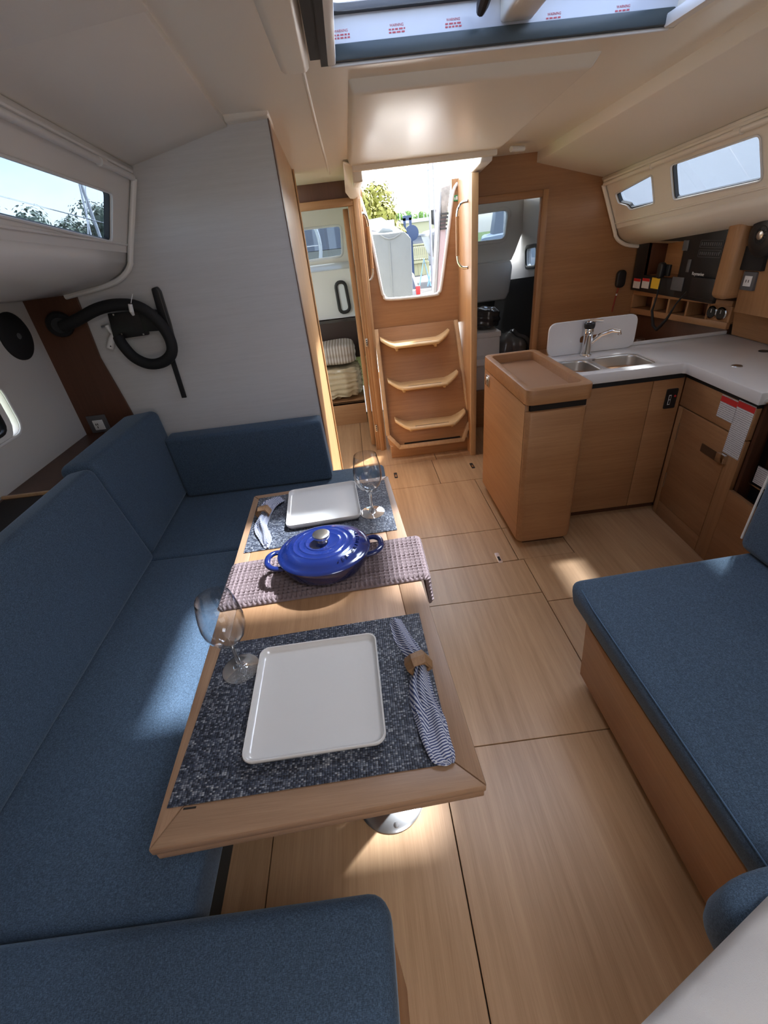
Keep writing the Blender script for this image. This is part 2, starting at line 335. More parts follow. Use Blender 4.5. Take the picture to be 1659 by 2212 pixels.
def mat_weave():
    m, t, b = newmat('woven_vinyl_mat'); tc = N(t, 'ShaderNodeTexCoord')
    mp = N(t, 'ShaderNodeMapping'); mp.inputs['Scale'].default_value = (1 / .0046, 1 / .0034, 0); t.links.new(tc.outputs['Object'], mp.inputs['Vector'])
    fl = N(t, 'ShaderNodeVectorMath'); fl.operation = 'FLOOR'; t.links.new(mp.outputs[0], fl.inputs[0])
    wn = N(t, 'ShaderNodeTexWhiteNoise'); wn.noise_dimensions = '2D'; t.links.new(fl.outputs[0], wn.inputs['Vector'])
    ns = N(t, 'ShaderNodeTexNoise'); ns.inputs['Scale'].default_value = 1; mp2 = N(t, 'ShaderNodeMapping'); mp2.inputs['Scale'].default_value = (6, 120, 1)
    t.links.new(tc.outputs['Object'], mp2.inputs['Vector']); t.links.new(mp2.outputs[0], ns.inputs['Vector'])
    ad = N(t, 'ShaderNodeMath'); ad.operation = 'MULTIPLY_ADD'; ad.inputs[1].default_value = .65; t.links.new(wn.outputs['Value'], ad.inputs[0])
    a2 = N(t, 'ShaderNodeMath'); a2.operation = 'MULTIPLY'; a2.inputs[1].default_value = .5; t.links.new(ns.outputs['Fac'], a2.inputs[0]); t.links.new(a2.outputs[0], ad.inputs[2])
    rp = N(t, 'ShaderNodeValToRGB'); e = rp.color_ramp.elements; e[0].position = .28; e[0].color = (.012, .016, .03, 1); e[1].position = 1.0; e[1].color = (.42, .43, .44, 1)
    x = e.new(.56); x.color = (.04, .05, .08, 1); x = e.new(.80); x.color = (.15, .165, .20, 1)
    t.links.new(ad.outputs[0], rp.inputs[0])
    # dark gaps between strands
    fr = N(t, 'ShaderNodeVectorMath'); fr.operation = 'FRACTION'; t.links.new(mp.outputs[0], fr.inputs[0]); sp = N(t, 'ShaderNodeSeparateXYZ'); t.links.new(fr.outputs[0], sp.inputs[0])
    hs = []
    for o in (0, 1):
        a = N(t, 'ShaderNodeMath'); a.operation = 'MULTIPLY'; a.inputs[1].default_value = math.pi; t.links.new(sp.outputs[o], a.inputs[0])
        s = N(t, 'ShaderNodeMath'); s.operation = 'SINE'; t.links.new(a.outputs[0], s.inputs[0]); hs.append(s.outputs[0])
    h = N(t, 'ShaderNodeMath'); h.operation = 'MULTIPLY'; t.links.new(hs[0], h.inputs[0]); t.links.new(hs[1], h.inputs[1])
    pw = N(t, 'ShaderNodeMath'); pw.operation = 'POWER'; pw.inputs[1].default_value = .45; t.links.new(h.outputs[0], pw.inputs[0])
    mu = N(t, 'ShaderNodeMixRGB'); mu.blend_type = 'MULTIPLY'; mu.inputs[0].default_value = .8; t.links.new(rp.outputs[0], mu.inputs[1]); t.links.new(pw.outputs[0], mu.inputs[2])
    t.links.new(mu.outputs[0], b.inputs['Base Color']); b.inputs['Roughness'].default_value = .45
    bp = N(t, 'ShaderNodeBump'); bp.inputs['Strength'].default_value = .6; bp.inputs['Distance'].default_value = .0015; t.links.new(pw.outputs[0], bp.inputs['Height']); t.links.new(bp.outputs[0], b.inputs['Normal'])
    return m
WEAVE = mat_weave()

# ================================================================== STRUCTURE
def struct(o, label=None): o['kind'] = 'structure'; (label and o.__setitem__('label', label)); return o
Y0 = -1.3                                     # forward end of the saloon, behind the camera
def zc(y): return 1.912 + .10 * (2.2 - max(y, 1.2))
def zLo(y): return 1.808 + .055 * (2.2 - y)
def xLo(y): return -.759 + .042 * (2.2 - y)
def zRo(y): return 1.651 + .09 * (3.2 - max(y, 1.0))
def xRo(y): return 1.583 + .042 * (3.2 - y)
def xRi(y): return 1.18 + .10 * (3.2 - max(y, 1.0))
PROF = ((0, 0), (.015, .03), (.125, .27), (.14, .305), (.175, .338), (.25, .368), (.45, .395), (.72, .40))
def sidept(side, y, o, d):
    return Vector((xLo(y) - o, y, zLo(y) - d)) if side < 0 else Vector((xRo(y) + o, y, zRo(y) - d))
def sn(side): return Vector((-side * .24, 0, -.11)).normalized()
def at_side(px, py, side):
    u, v = (px - W_PX / 2) / F_PX, (py - H_PX / 2) / F_PX
    d = Vector(tuple(RC[0][i] * u + RC[1][i] * v + RC[2][i] for i in range(3)))
    def g(t):
        p = CAM + d * t; zt = (zLo if side < 0 else zRo)(p.y) - .03; xt = (xLo(p.y) - .015) if side < 0 else (xRo(p.y) + .015)
        return (p.x - xt) * side - (zt - p.z) * (.11 / .24)
    a, b = .3, 6.0
    for _ in range(60):
        m = (a + b) / 2
        if g(m) < 0: a = m
        else: b = m
    return CAM + d * a

# ---- floor: dark sub-floor with the laminate boards laid on it as parts
bm = bmesh.new(); box(bm, -1.45, 2.25, Y0, 4.4, -.06, -.016); floor = struct(fin(bm, 'floor', DARKGAP), 'light oak laminate cabin sole with dark joints')
G = .0016
def board(x0, x1, y0, y1):
    return boxo('floor_panel', FLOORW, floor, x0 + G, x1 - G, y0 + G, y1 - G, -.016, 0, .0012, 1)
for r in ((-1.0, -.435, Y0, .841), (-.435, .106, Y0, .841), (.106, .724, Y0, .841), (.724, 1.6, Y0, .841),
          (-1.0, .106, .841, 2.073), (.106, .724, .841, 1.525), (.106, .724, 1.525, 1.7785), (.106, .697, 1.78, 2.073), (-.3, .106, 2.073, 2.69), (.106, .697, 2.073, 2.69),
          (.724, 1.62, .841, 1.463), (.697, .992, 1.78, 2.073), (.697, .992, 2.073, 2.69),
          (-.3, .46, 2.69, 3.075), (.46, 1.3, 2.69, 3.075), (-.3, -.06, 3.075, 4.3), (-.06, .5, 3.075, 4.3), (.5, 1.3, 3.075, 4.3)): board(*r)
priso('floor_panel', FLOORW, floor, [(.724 + G, 1.463 + G, -.016), (1.62, 1.463 + G, -.016), (1.62, 2.25, -.016), (.992 + G, 2.25, -.016), (.992 + G, 1.7785 + G, -.016), (.724 + G, 1.7785 + G, -.016)], (0, 0, .016), .0012, 1)
for px, py, m, nm in ((1077, 1205, CHROME, 'metal'), (1020, 1006, BLACK, 'dark'), (855, 1027, BLACK, 'dark')):
    p = at(px, py, z=0)
    bm = bmesh.new(); prism(bm, [(p.x + a, p.y + b, -.001) for a, b in rrect(.024, .085, .006)], (0, 0, .003))
    t = fin(bm, 'floor_latch', m, floor, .0008, 1)
    boxo('latch_slot', DARKGAP if m is CHROME else CHROME, t, p.x - .006, p.x + .006, p.y - .026, p.y + .008, .0015, .0028, 0)

# ---- ceiling: gelcoat centre with hatch and companionway openings
HX0, HX1, HY0, HY1 = .0, 1.09, 1.38, 1.868
CX0, CX1, CY0, CY1 = .143, .81, 2.9, 3.75
xs = [-.42, HX0, CX0, .15, .75, CX1, HX1, 1.42]; xs = sorted(set(xs)); ys = [Y0, -.65, -.05, 1.2, HY0, HY1, 2.2, CY0, 3.22]
def inhole(x, y):
    return (HX0 < x < HX1 and HY0 < y < HY1) or (CX0 < x < CX1 and CY0 < y < CY1) or (.15 < x < .75 and -.65 < y < -.05)
bm = bmesh.new()
for i in range(len(xs) - 1):
    for j in range(len(ys) - 1):
        xa, xb, ya, yb = xs[i], xs[i + 1], ys[j], ys[j + 1]
        if inhole((xa + xb) / 2, (ya + yb) / 2): continue
        hexa(bm, [(xa, ya, zc(ya)), (xb, ya, zc(ya)), (xb, yb, zc(yb)), (xa, yb, zc(yb)), (xa, ya, zc(ya) + .08), (xb, ya, zc(ya) + .08), (xb, yb, zc(yb) + .08), (xa, yb, zc(yb) + .08)])
bmesh.ops.remove_doubles(bm, verts=bm.verts, dist=1e-5)
ceiling = struct(fin(bm, 'ceiling', GEL), 'cream moulded coachroof headlining')
# side liner panels (vinyl covered, proud of the moulding)
def liner(side, ya0, yb0, y1, dz=0, ext=.025):
    A = []; B = []
    for k in range(9):
        ya = ya0 + (y1 - ya0) * k / 8; yb = yb0 + (y1 - yb0) * k / 8
        if side < 0: A.append(Vector((-.375, ya, zc(ya) - .018 + dz))); B.append(Vector((xLo(yb) - ext, yb, zLo(yb) + dz)))
        else: A.append(Vector((xRi(ya), ya, zc(ya) - .05 + dz))); B.append(Vector((xRo(yb) + ext, yb, zRo(yb) + dz)))
    bm = bmesh.new(); up = Vector((0, 0, .06)); strip(bm, A, B); strip(bm, [p + up for p in A], [p + up for p in B]); strip(bm, A, [p + up for p in A]); strip(bm, B, [p + up for p in B])
    for k in (0, -1): bm.faces.new([bm.verts.new(p) for p in (A[k], B[k], B[k] + up, A[k] + up)])
    return fin(bm, 'ceiling_panel', VINYL, ceiling, .003, 2)
liner(-1, 1.44, 1.20, 2.205); liner(1, .2, .2, 3.205)
def liner_fwd(side, ya1, yb1, dz):
    A = []; B = []
    for k in range(5):
        ya = Y0 + (ya1 - Y0) * k / 4; yb = Y0 + (yb1 - Y0) * k / 4
        A.append(Vector((-.36 if side < 0 else xRi(ya) - .02, ya, zc(ya) + dz))); B.append(Vector(((xLo(yb) - .03) if side < 0 else (xRo(yb) + .03), yb, (zLo(yb) if side < 0 else zRo(yb)) + dz)))
    bm = bmesh.new(); up = Vector((0, 0, .06)); strip(bm, A, B); strip(bm, [p + up for p in A], [p + up for p in B]); strip(bm, A, [p + up for p in A]); strip(bm, B, [p + up for p in B])
    bm.faces.new([bm.verts.new(p) for p in (A[-1], B[-1], B[-1] + up, A[-1] + up)]); return fin(bm, 'ceiling_panel', VINYL, ceiling, .003, 2)
liner_fwd(-1, 1.45, 1.21, -.022); liner_fwd(1, .2, .2, -.03)
# lowered hatch-garage panel ahead of the companionway
def zp(y): return zc(y) - .035
ya, yb = 1.985, 2.9
bm = bmesh.new()
bot = [(.095, ya, zp(ya)), (.90, ya, zp(ya)), (.86, yb, zp(yb)), (.085, yb, zp(yb))]
hexa(bm, bot + [(.078, ya - .02, zc(ya) + .01), (.93, ya - .02, zc(ya) + .01), (.90, yb, zc(yb) + .01), (.07, yb, zc(yb) + .01)])
fin(bm, 'garage_panel', GEL, ceiling, .012, 3)
# raised moulding line on the left of the garage panel and cross seam
tubo('moulding_bead', GEL, ceiling, [(-.06, 1.6, zc(1.6)), (-.05, 2.3, zc(2.3)), (-.03, 3.15, zc(3.15))], .006)
hexo('moulding_step', GEL, ceiling, [(-.13, .9, zc(.9) - .012), (-.045, .9, zc(.9) - .012), (-.045, 1.86, zc(1.86) - .012), (-.11, 1.86, zc(1.86) - .012), (-.15, .9, zc(.9) + .01), (-.03, .9, zc(.9) + .01), (-.03, 1.88, zc(1.88) + .01), (-.13, 1.88, zc(1.88) + .01)], .008, 2)
# wedge of the moulding above the grey bulkhead and the long downstand beside the corridor
hexo('moulding_wedge', GEL, ceiling, [(-.375, 2.16, zc(2.2) - .012), (-.215, 2.16, zc(2.2) - .006), (-.215, 3.05, 1.862), (-.30, 3.05, 1.862), (-.375, 2.12, zc(2.2) + .03), (-.20, 2.12, zc(2.2) + .03), (-.19, 3.08, 1.90), (-.32, 3.08, 1.90)], .006, 2)
# ceiling over the after part left of the companionway and the right of it
hexo('after_soffit', GEL, ceiling, [(-.42, 3.0, 1.835), (.14, 3.0, 1.835), (.14, 3.5, 1.79), (-.42, 3.5, 1.79), (-.42, 3.0, 1.95), (.14, 3.0, 1.95), (.14, 3.5, 1.95), (-.42, 3.5, 1.95)], .01, 2)
tubo('headlining_vent', WHITE, ceiling, [at(1104, 322, z=zc(3.1) - .012), at(1131, 321, z=zc(3.1) - .012)], .013, 12)

# ---- recessed saloon hatch
hz = zc(1.868)
hatch = struct(thing('window_1', None, None)); hatch['label'] = 'double deck hatch in the coachroof above the saloon'
bm = bmesh.new()
top = 2.05
def wallq(bm, a, b, z0a, z0b, z1):
    bm.faces.new([bm.verts.new(p) for p in ((a[0], a[1], z0a), (b[0], b[1], z0b), (b[0], b[1], z1), (a[0], a[1], z1))])
o = boxo('hatch_reveal', FILM, hatch, HX0 + .001, HX1 - .001, HY1 - .004, HY1 + .03, zc(HY1) + .001, top + .02, 0)
boxo('hatch_reveal', BLACKM, hatch, HX0 - .03, HX0 + .002, HY0, HY1 + .03, zc(HY1) + .005, top + .02, 0)
boxo('hatch_reveal', GEL, hatch, HX1 - .002, HX1 + .03, HY0, HY1 + .03, zc(HY1) + .005, top + .02, 0)
boxo('hatch_reveal', GEL, hatch, HX0 - .03, HX1 + .03, HY0 - .03, HY0, zc(HY0), top + .06, 0)
boxo('blind_rail', SLATE, hatch, .03, 1.075, HY1 - .022, HY1 - .002, hz + .004, hz + .042, .004)
boxo('blind_rail', WHITE, hatch, .02, .045, HY0, HY1 - .01, hz - .002, hz + .02, .004)
boxo('blind_rail', WHITE, hatch, 1.05, 1.085, HY0, HY1 - .01, hz - .002, hz + .03, .006)
boxo('blind_slot', BLACKM, hatch, .0, .022, HY0, HY1 - .004, hz + .0, hz + .012, 0)
tubo('trim_edge', WHITE, hatch, [(.03, HY1 - .004, hz - .001), (1.07, HY1 - .004, hz - .001)], .005, 8)
hexo('divider_bar', GEL, hatch, [(.555, HY0, top - .045), (.645, HY0, top - .045), (.645, HY1, top - .055), (.545, HY1, top - .055), (.555, HY0, top + .02), (.645, HY0, top + .02), (.645, HY1, top + .02), (.545, HY1, top + .02)], .012, 3)
for k, (xa, xb) in enumerate(((.04, .53), (.66, 1.06))):
    loop = rquad([(xa, HY0 + .03, top), (xb, HY0 + .03, top), (xb, HY1 - .025, top), (xa, HY1 - .025, top)], .05)
    bm = bmesh.new(); frame(bm, loop, .03, .02, (0, 0, 1)); gf = fin(bm, 'hatch_gasket', RUBBER, hatch, .003, 1)
    bm = bmesh.new(); prism(bm, loop, (0, 0, .008)); fin(bm, 'hatch_pane', GLASSH, gf)
for px, py in ((705, 20), (1040, 12), (1140, 8)):
    p = at(px, py, z=top - .03)
    bm = bmesh.new(); tube(bm, [p + Vector((0, .01, -.01)), p + Vector((0, -.015, 0)), p + Vector((0, -.09, .02))], [.012, .018, .02], 10); fin(bm, 'hatch_dog', BLACK, hatch)
for k, (px, py) in enumerate(((737, 73), (857, 60), (979, 48), (1197, 36), (1346, 20))):
    p = at(px, py, y=HY1 - .0045)
    w = texto('film_print', 'WARNING', .0085, REDF, hatch, (p.x, p.y, p.z + .006), (1, 0, 0), (0, 0, 1), .0003)
    bm = bmesh.new()
    for row in range(2):
        x = -.024
        while x < .022:
            l = random.uniform(.006, .012); box(bm, p.x + x, p.x + min(x + l, .025), p.y - .0004, p.y, p.z - .004 - row * .0065, p.z - .0005 - row * .0065); x += l + .003
    fin(bm, 'film_print', REDF, hatch, smooth=False)
# unseen hatch behind the camera, added to let sky light onto near things
w2 = struct(thing('window_2', None, None)); w2['label'] = 'added forward hatch pane, out of view, letting in sky light'
boxo('hatch_pane', GLASSH, w2, .15, .75, -.65, -.05, 2.06, 2.068, 0)

# ---- coachroof sides with windows, side decks
def sidewall(side, y0, y1, nm, mt, lab, holes, mats=None):
    st = [y0 + (y1 - y0) * k / 10 for k in range(11)]
    bm = bmesh.new()
    (o0, d0), (o1, d1) = PROF[1], PROF[2]
    outer = [sidept(side, y, o0, d0) for y in st] + [sidept(side, y, o1, d1) for y in reversed(st)]
    edges = []
    for lp in [outer] + holes:
        vs = [bm.verts.new(p) for p in lp]
        for i in range(len(vs)): edges.append(bm.edges.new((vs[i], vs[(i + 1) % len(vs)])))
    bmesh.ops.triangle_fill(bm, edges=edges, use_beauty=True)
    w = struct(fin(bm, nm, mt, smooth=False), lab)
    md = w.modifiers.new('thick', 'SOLIDIFY'); md.thickness = .02; md.offset = 1
    bm = bmesh.new(); strip(bm, [sidept(side, y, 0, 0) for y in st], [sidept(side, y, o0, d0) for y in st])
    for q0, q1 in list(zip(PROF[2:], PROF[3:])): strip(bm, [sidept(side, y, *q0) for y in st], [sidept(side, y, *q1) for y in st])
    lip = fin(bm, 'moulded_lip', mt, w, ang=60); md = lip.modifiers.new('thick', 'SOLIDIFY'); md.thickness = .02; md.offset = 1
    tubo('ledge_bead', mt, w, [sidept(side, y, .112, .243) + sn(side) * .001 for y in st], .005, 8)
    return w
def winloop(side, pxs, r): return rquad([at_side(x, y, side) for x, y in pxs], r)
LW = winloop(-1, ((-260, 250), (240, 420), (240, 520), (-260, 400)), .015)
RW1 = rquad([at_side(x, y, 1) for x, y in ((1331, 420), (1408, 379), (1413, 438), (1362, 452), (1356, 443), (1337, 438))], .012)
RW2 = winloop(1, ((1450, 358), (1642, 292), (1646, 388), (1456, 431)), .02)
RW3 = rquad([sidept(1, 1.955, .028, .06), sidept(1, 1.50, .028, .06), sidept(1, 1.50, .105, .225), sidept(1, 1.955, .105, .225)], .03)
wallL = sidewall(-1, Y0, 2.21, 'wall_left', GELW, 'white moulded coachroof side on the left', [LW])
wallR = sidewall(1, Y0, 3.21, 'wall_right', GEL, 'cream moulded coachroof side on the right', [RW1, RW2, RW3])
def window(n, loop, side, trim_m, gas_m, lab, tint=GLASSW, wide=.008):
    n_ = sn(side); w = struct(thing('window_%d' % n, None, None)); w['label'] = lab
    bm = bmesh.new(); frame(bm, loop, wide, .006, n_); fin(bm, 'window_trim', trim_m, w, .002, 1)
    bm = bmesh.new(); lp = [p - n_ * .022 for p in loop]; c = sum(lp, Vector()) / len(lp); lp2 = [p + (c - p).normalized() * .007 for p in lp]
    frame(bm, lp2, .008, .018, n_); fin(bm, 'gasket', gas_m, w)
    bm = bmesh.new(); prism(bm, [p - n_ * .018 for p in loop], -n_ * .006); fin(bm, 'pane', tint, w)
    return w
window(3, LW, -1, WHITE, RUBBER, 'long coachroof window above the blue settee')
GLASSR = pane('brightened_window_glass', (.50, .53, .565), .8)  # same acrylic as the left window, tint lightened to brighten the right windows
window(4, RW1, 1, WHITE, RUBBER, 'small notched coachroof window next to the bulkhead', GLASSR)
window(5, RW2, 1, WHITE, RUBBER, 'long coachroof window above the galley', GLASSR)
w6 = window(6, RW3, 1, BLACK, BLACK, 'opening coachroof port with black frame at the right edge', GLASSR, wide=.022)
# blind tubes along the tops of the coachroof sides
def side_rail(side, y0, y1, par):
    n_ = sn(side); pts = [sidept(side, y0 + (y1 - y0) * k / 8, .016, .03) + n_ * .012 for k in range(9)]
    o = tubo('blind_tube', WHITE if side < 0 else GEL, par, pts, .011, 12)
    pts2 = [p + Vector((-side * .002, 0, .018)) for p in pts]; tubo('blind_track', WHITE if side < 0 else GEL, o, pts2, .007, 8)
    for k in (1.9, ) if side < 0 else (2.2, 2.75):
        p = sidept(side, k, .016, .03) + n_ * .014; tubo('tube_clip', WHITE if side < 0 else GEL, o, [p + Vector((0, -.02, 0)), p + Vector((0, .02, 0))], .014, 10)
side_rail(-1, .2, 2.17, wallL); side_rail(1, .4, 3.17, wallR)
# moulded end returns of the coachroof sides against the bulkheads
for side, par, yb_ in ((-1, wallL, 2.2), (1, wallR, 3.2)):
    bm = bmesh.new(); pts = [sidept(side, yb_ - .022, o, d) + sn(side) * .014 for o, d in PROF[1:7]]; tube(bm, pts, .011, 10, sub=4); fin(bm, 'end_moulding', par.data.materials[0], par)
# hull liner below the left side deck
def hullx(z): return -1.385 + .02 * (z - .8)
PL = rquad([(-1.38, 1.30, 1.165), (-1.38, 1.81, 1.165), (-1.38, 1.81, .975), (-1.38, 1.30, .975)], .05)
bm = bmesh.new(); holed(bm, [(-1.38, Y0, .0), (-1.38, 2.2, .0), (-1.38, 2.2, 1.43), (-1.38, Y0, 1.62)], [[(-1.38, p.y, p.z) for p in PL]], (-.03, 0, 0))
hullL = struct(fin(bm, 'wall_left_hull', LINER), 'pale vinyl hull lining behind the settee')
w7 = struct(thing('window_7', None, None)); w7['label'] = 'rectangular hull portlight in the left hull lining'
bm = bmesh.new(); frame(bm, PL, .010, .008, (1, 0, 0)); fin(bm, 'port_rim', WHITE, w7, .003, 2)
bm = bmesh.new(); lp = [p + Vector((-.03, 0, 0)) for p in PL]; frame(bm, [p + (Vector((-1.41, 1.555, 1.07)) - p) * .28 for p in lp], .045, .03, (1, 0, 0)); fin(bm, 'port_recess', GELW, w7, .008, 2)
lp = [p + (Vector((-1.41, 1.555, 1.07)) - p) * .30 for p in lp]
bm = bmesh.new(); frame(bm, lp, .012, .034, (1, 0, 0)); fin(bm, 'port_frame', BLACK, w7, .003, 2)
bm = bmesh.new(); frame(bm, [p + (Vector((-1.41, 1.555, 1.07)) - p) * .12 for p in lp], .006, .034, (1, 0, 0)); fin(bm, 'port_frame', BLACK, w7, .002, 1)
bm = bmesh.new(); prism(bm, [p + Vector((-.004, 0, 0)) for p in lp], (-.006, 0, 0)); fin(bm, 'pane', GLASSW, w7)
# right hull lining
bm = bmesh.new(); holed(bm, [(2.17, Y0, 0), (2.17, 3.2, 0), (2.17, 3.2, 1.27), (2.17, Y0, 1.6)], [], (.03, 0, 0)); struct(fin(bm, 'wall_right_hull', LINER), 'pale vinyl hull lining behind the galley')
bm = bmesh.new(); holed(bm, [(-1.42, Y0, 0), (2.2, Y0, 0), (2.2, Y0, 2.0), (-1.42, Y0, 2.0)], [], (0, -.03, 0)); struct(fin(bm, 'wall_front', OAKX), 'oak forward bulkhead')

# ---- grey bulkhead behind the settee
bm = bmesh.new(); prism(bm, [(-.222, 2.2, 0), (-.222, 2.2, 1.915), (-.375, 2.2, 1.93), (-.765, 2.2, 1.825), (-.785, 2.2, 1.78), (-.895, 2.2, 1.535), (-.912, 2.2, 1.50), (-.945, 2.2, 1.465), (-1.02, 2.2, 1.44), (-1.39, 2.2, 1.42), (-1.39, 2.2, 0)], (0, .035, 0))
wbl = struct(fin(bm, 'wall_back_left', BULK), 'pale grey linen-look bulkhead behind the settee')
boxo('edge_lipping', WALN, wbl, -.222, -.2185, 2.197, 2.236, 0, 1.918, 0)
bm = bmesh.new(); prism(bm, [(-.222, 2.236, 0), (-.222, 2.236, 1.93), (-.222, 3.02, 1.868), (-.222, 3.02, 0)], (-.03, 0, 0))
wcl = struct(fin(bm, 'wall_left_corridor', OAKL), 'bright oak side of the left compartment facing the corridor')
boxo('edge_lipping', WALN, wcl, -.2225, -.219, 3.0, 3.02, 0, 1.862, 0)
boxo('edge_lipping', OAKL, wcl, -.2195, -.212, 2.97, 3.0, 0, 1.862, .002)
# dark brown corner panel
bm = bmesh.new(); prism(bm, [(-1.385, 2.197, .80), (-1.115, 2.197, .80), (-1.135, 2.197, .95), (-1.165, 2.197, 1.15), (-1.155, 2.197, 1.43), (-1.385, 2.197, 1.43)], (0, -.012, 0))
fin(bm, 'corner_panel', WALN, wbl, .002, 1)
# dark brown shelf behind the backrests
shelf = struct(boxo('trim_1', WALN, None, -1.379, -1.158, Y0, 2.184, .785, .81, .003), 'dark brown shelf behind the settee backrests')
boxo('shelf_well', DARKGAP, shelf, -1.36, -1.17, .7, 1.52, .8105, .812, 0)
boxo('shelf_divider', OAKL, shelf, -1.37, -1.16, 1.528, 1.538, .8105, .822, .001)

# ---- aft right bulkhead with doorway
bm = bmesh.new()
outer = [(.80, 3.2, 1.86), (1.10, 3.2, 1.86), (1.60, 3.2, 1.68), (1.612, 3.2, 1.615), (1.722, 3.2, 1.375), (1.745, 3.2, 1.335), (1.80, 3.2, 1.30), (2.17, 3.2, 1.27), (2.17, 3.2, 0), (1.228, 3.2, 0), (1.228, 3.2, 1.594), (.80, 3.2, 1.594)]
prism(bm, outer, (0, .035, 0)); wbr = struct(fin(bm, 'wall_back_right', OAKX), 'oak bulkhead right of the companionway')
d1 = struct(thing('door_1', None, None)); d1['label'] = 'oak door frame of the right aft cabin'
boxo('frame_post', OAKZ, d1, 1.226, 1.262, 3.185, 3.24, 0, 1.63, .004)
boxo('frame_head', OAKX, d1, .80, 1.2255, 3.185, 3.24, 1.592, 1.63, .004)

# ---- companionway: side panels, washboard panel, trims
bm = bmesh.new()
def cw(px, py): return at(px, py, y=3.45)
hole = [cw(783, 430), cw(800, 505), cw(823, 620), cw(829, 638), cw(842, 646), cw(935, 637), cw(947, 631), cw(953, 615), cw(968, 500), cw(976, 425)]
outer = [Vector((.105, 3.45, .90)), Vector((.775, 3.45, .90)), Vector((.775, 3.45, 1.75)), Vector((hole[-1].x, 3.45, 1.75))] + hole[::-1] + [Vector((hole[0].x, 3.45, 1.75)), Vector((.105, 3.45, 1.75))]
prism(bm, outer, (0, .03, 0)); cwp = struct(fin(bm, 'wall_back_companionway', OAKX), 'oak panel below the companionway opening')
lp = [cw(758, 398), cw(770, 418), cw(781, 437)] + hole[1:-1] + [cw(975, 440), cw(982, 405), cw(1002, 385), at(1030, 366, y=3.2)]
bm = bmesh.new(); tube(bm, [p + Vector((0, -.006, 0)) for p in lp], .0105, 10, sub=4); fin(bm, 'washboard_trim', WHITE, cwp)
# white coaming around the opening in the roof
bm = bmesh.new(); prism(bm, [(.06, 2.905, 1.835), (CX0, 2.905, 1.80), (CX0, 3.46, 1.74), (CX0, 3.46, 1.70), (.085, 3.3, 1.70), (.06, 3.25, 1.73)], (-.012, 0, 0)); fin(bm, 'coaming', GEL, cwp, .004, 2)
boxo('coaming', GEL, cwp, CX0 - .05, CX0, 2.9, 3.62, 1.74, 1.92, .008, 3)
hexo('coaming', WHITE, cwp, [(.765, 2.9, 1.765), (.83, 2.9, 1.765), (.83, 3.6, 1.69), (.775, 3.6, 1.69), (.80, 2.9, 1.90), (.85, 2.9, 1.90), (.85, 3.6, 1.86), (.80, 3.6, 1.86)], .008, 3)
boxo('coaming', GEL, cwp, CX0 - .05, CX1 + .04, 2.875, 2.902, 1.785, 1.93, .008, 3)
# clear sliding hatch lid, pushed partly forward
lid = struct(thing('window_8', None, None)); lid['label'] = 'clear sliding companionway hatch lid'
hexo('pane', pane('smoked_lid', (.90, .95, .97), .8), lid, [(.62, 2.95, 1.90), (.80, 2.95, 1.90), (.80, 3.75, 1.83), (.62, 3.75, 1.83), (.62, 2.95, 1.905), (.80, 2.95, 1.905), (.80, 3.75, 1.835), (.62, 3.75, 1.835)], 0)
# side panels with front edges
cwr = struct(boxo('wall_right_companionway', OAKZ, None, .765, .80, 3.08, 3.46, 0, 1.74, .003), 'oak side panel right of the steps')
boxo('edge_lipping', OAKL, cwr, .762, .803, 3.066, 3.082, 0, 1.74, .004)
cwl = struct(boxo('wall_left_companionway', OAKZ, None, .093, .125, 3.36, 3.62, 0, 1.72, .003), 'oak side panel left of the steps')
boxo('edge_lipping', OAKL, cwl, .124, .14, 3.375, 3.40, 0, 1.70, .003)
boxo('edge_lipping', OAKZ, cwl, .075, .095, 3.38, 3.40, 0, 1.71, .003)
for px, py in ((792, 740), (813, 925)):
    p = at(px, py, y=3.378); h = boxo('hinge', STEEL, cwl, p.x - .009, p.x + .009, 3.374, 3.38, p.z - .028, p.z + .028, .001)
    for k in (-.015, 0, .015): boxo('hinge_screw', BLACK, h, p.x - .004, p.x + .004, 3.3725, 3.3742, p.z + k - .004, p.z + k + .004, 0)
def grab(nm, px_pts, x, lab, pn, cat='handle', side=1):
    t = thing(nm, lab, cat)
    P = [at(a, b, x=x) for a, b in px_pts]
    return t, P
# grab handle on the right panel (chrome ends, wooden grip)
t = thing('grab_handle', 'chrome and oak grab handle right of the companionway', 'handle', at(990, 500, x=.74))
x0 = .764; ytop, ybot = 3.17, 3.17
zt, zb = 1.615, 1.265
pts = [(x0, 3.17, zt), (x0 - .03, 3.19, zt - .005), (x0 - .05, 3.205, zt - .035), (x0 - .055, 3.21, zt - .075)]
tubo('end_fitting', CHROME, t, pts, .0085, 10, sub=4)
tubo('end_fitting', NICKEL, t, [(x0, 3.17, zb), (x0 - .03, 3.19, zb + .005), (x0 - .05, 3.205, zb + .035), (x0 - .055, 3.21, zb + .075)], .0085, 10, sub=4)
tubo('grip', OAKZ, t, [(x0 - .055, 3.21, zt - .07), (x0 - .055, 3.21, zb + .07)], .0105, 12)
t = thing('grab_handle', 'chrome and oak grab handle left of the companionway', 'handle', (.13, 3.42, 1.2))
x0 = .126
tubo('end_fitting', CHROME, t, [(x0, 3.40, 1.62), (x0 + .028, 3.41, 1.62), (x0 + .045, 3.42, 1.58), (x0 + .045, 3.42, 1.54)], .009, 10, sub=4)
tubo('end_fitting', NICKEL, t, [(x0, 3.40, 1.24), (x0 + .028, 3.41, 1.245), (x0 + .045, 3.42, 1.28), (x0 + .045, 3.42, 1.32)], .009, 10, sub=4)
tubo('grip', OAKZ, t, [(x0 + .045, 3.42, 1.55), (x0 + .045, 3.42, 1.31)], .011, 12)
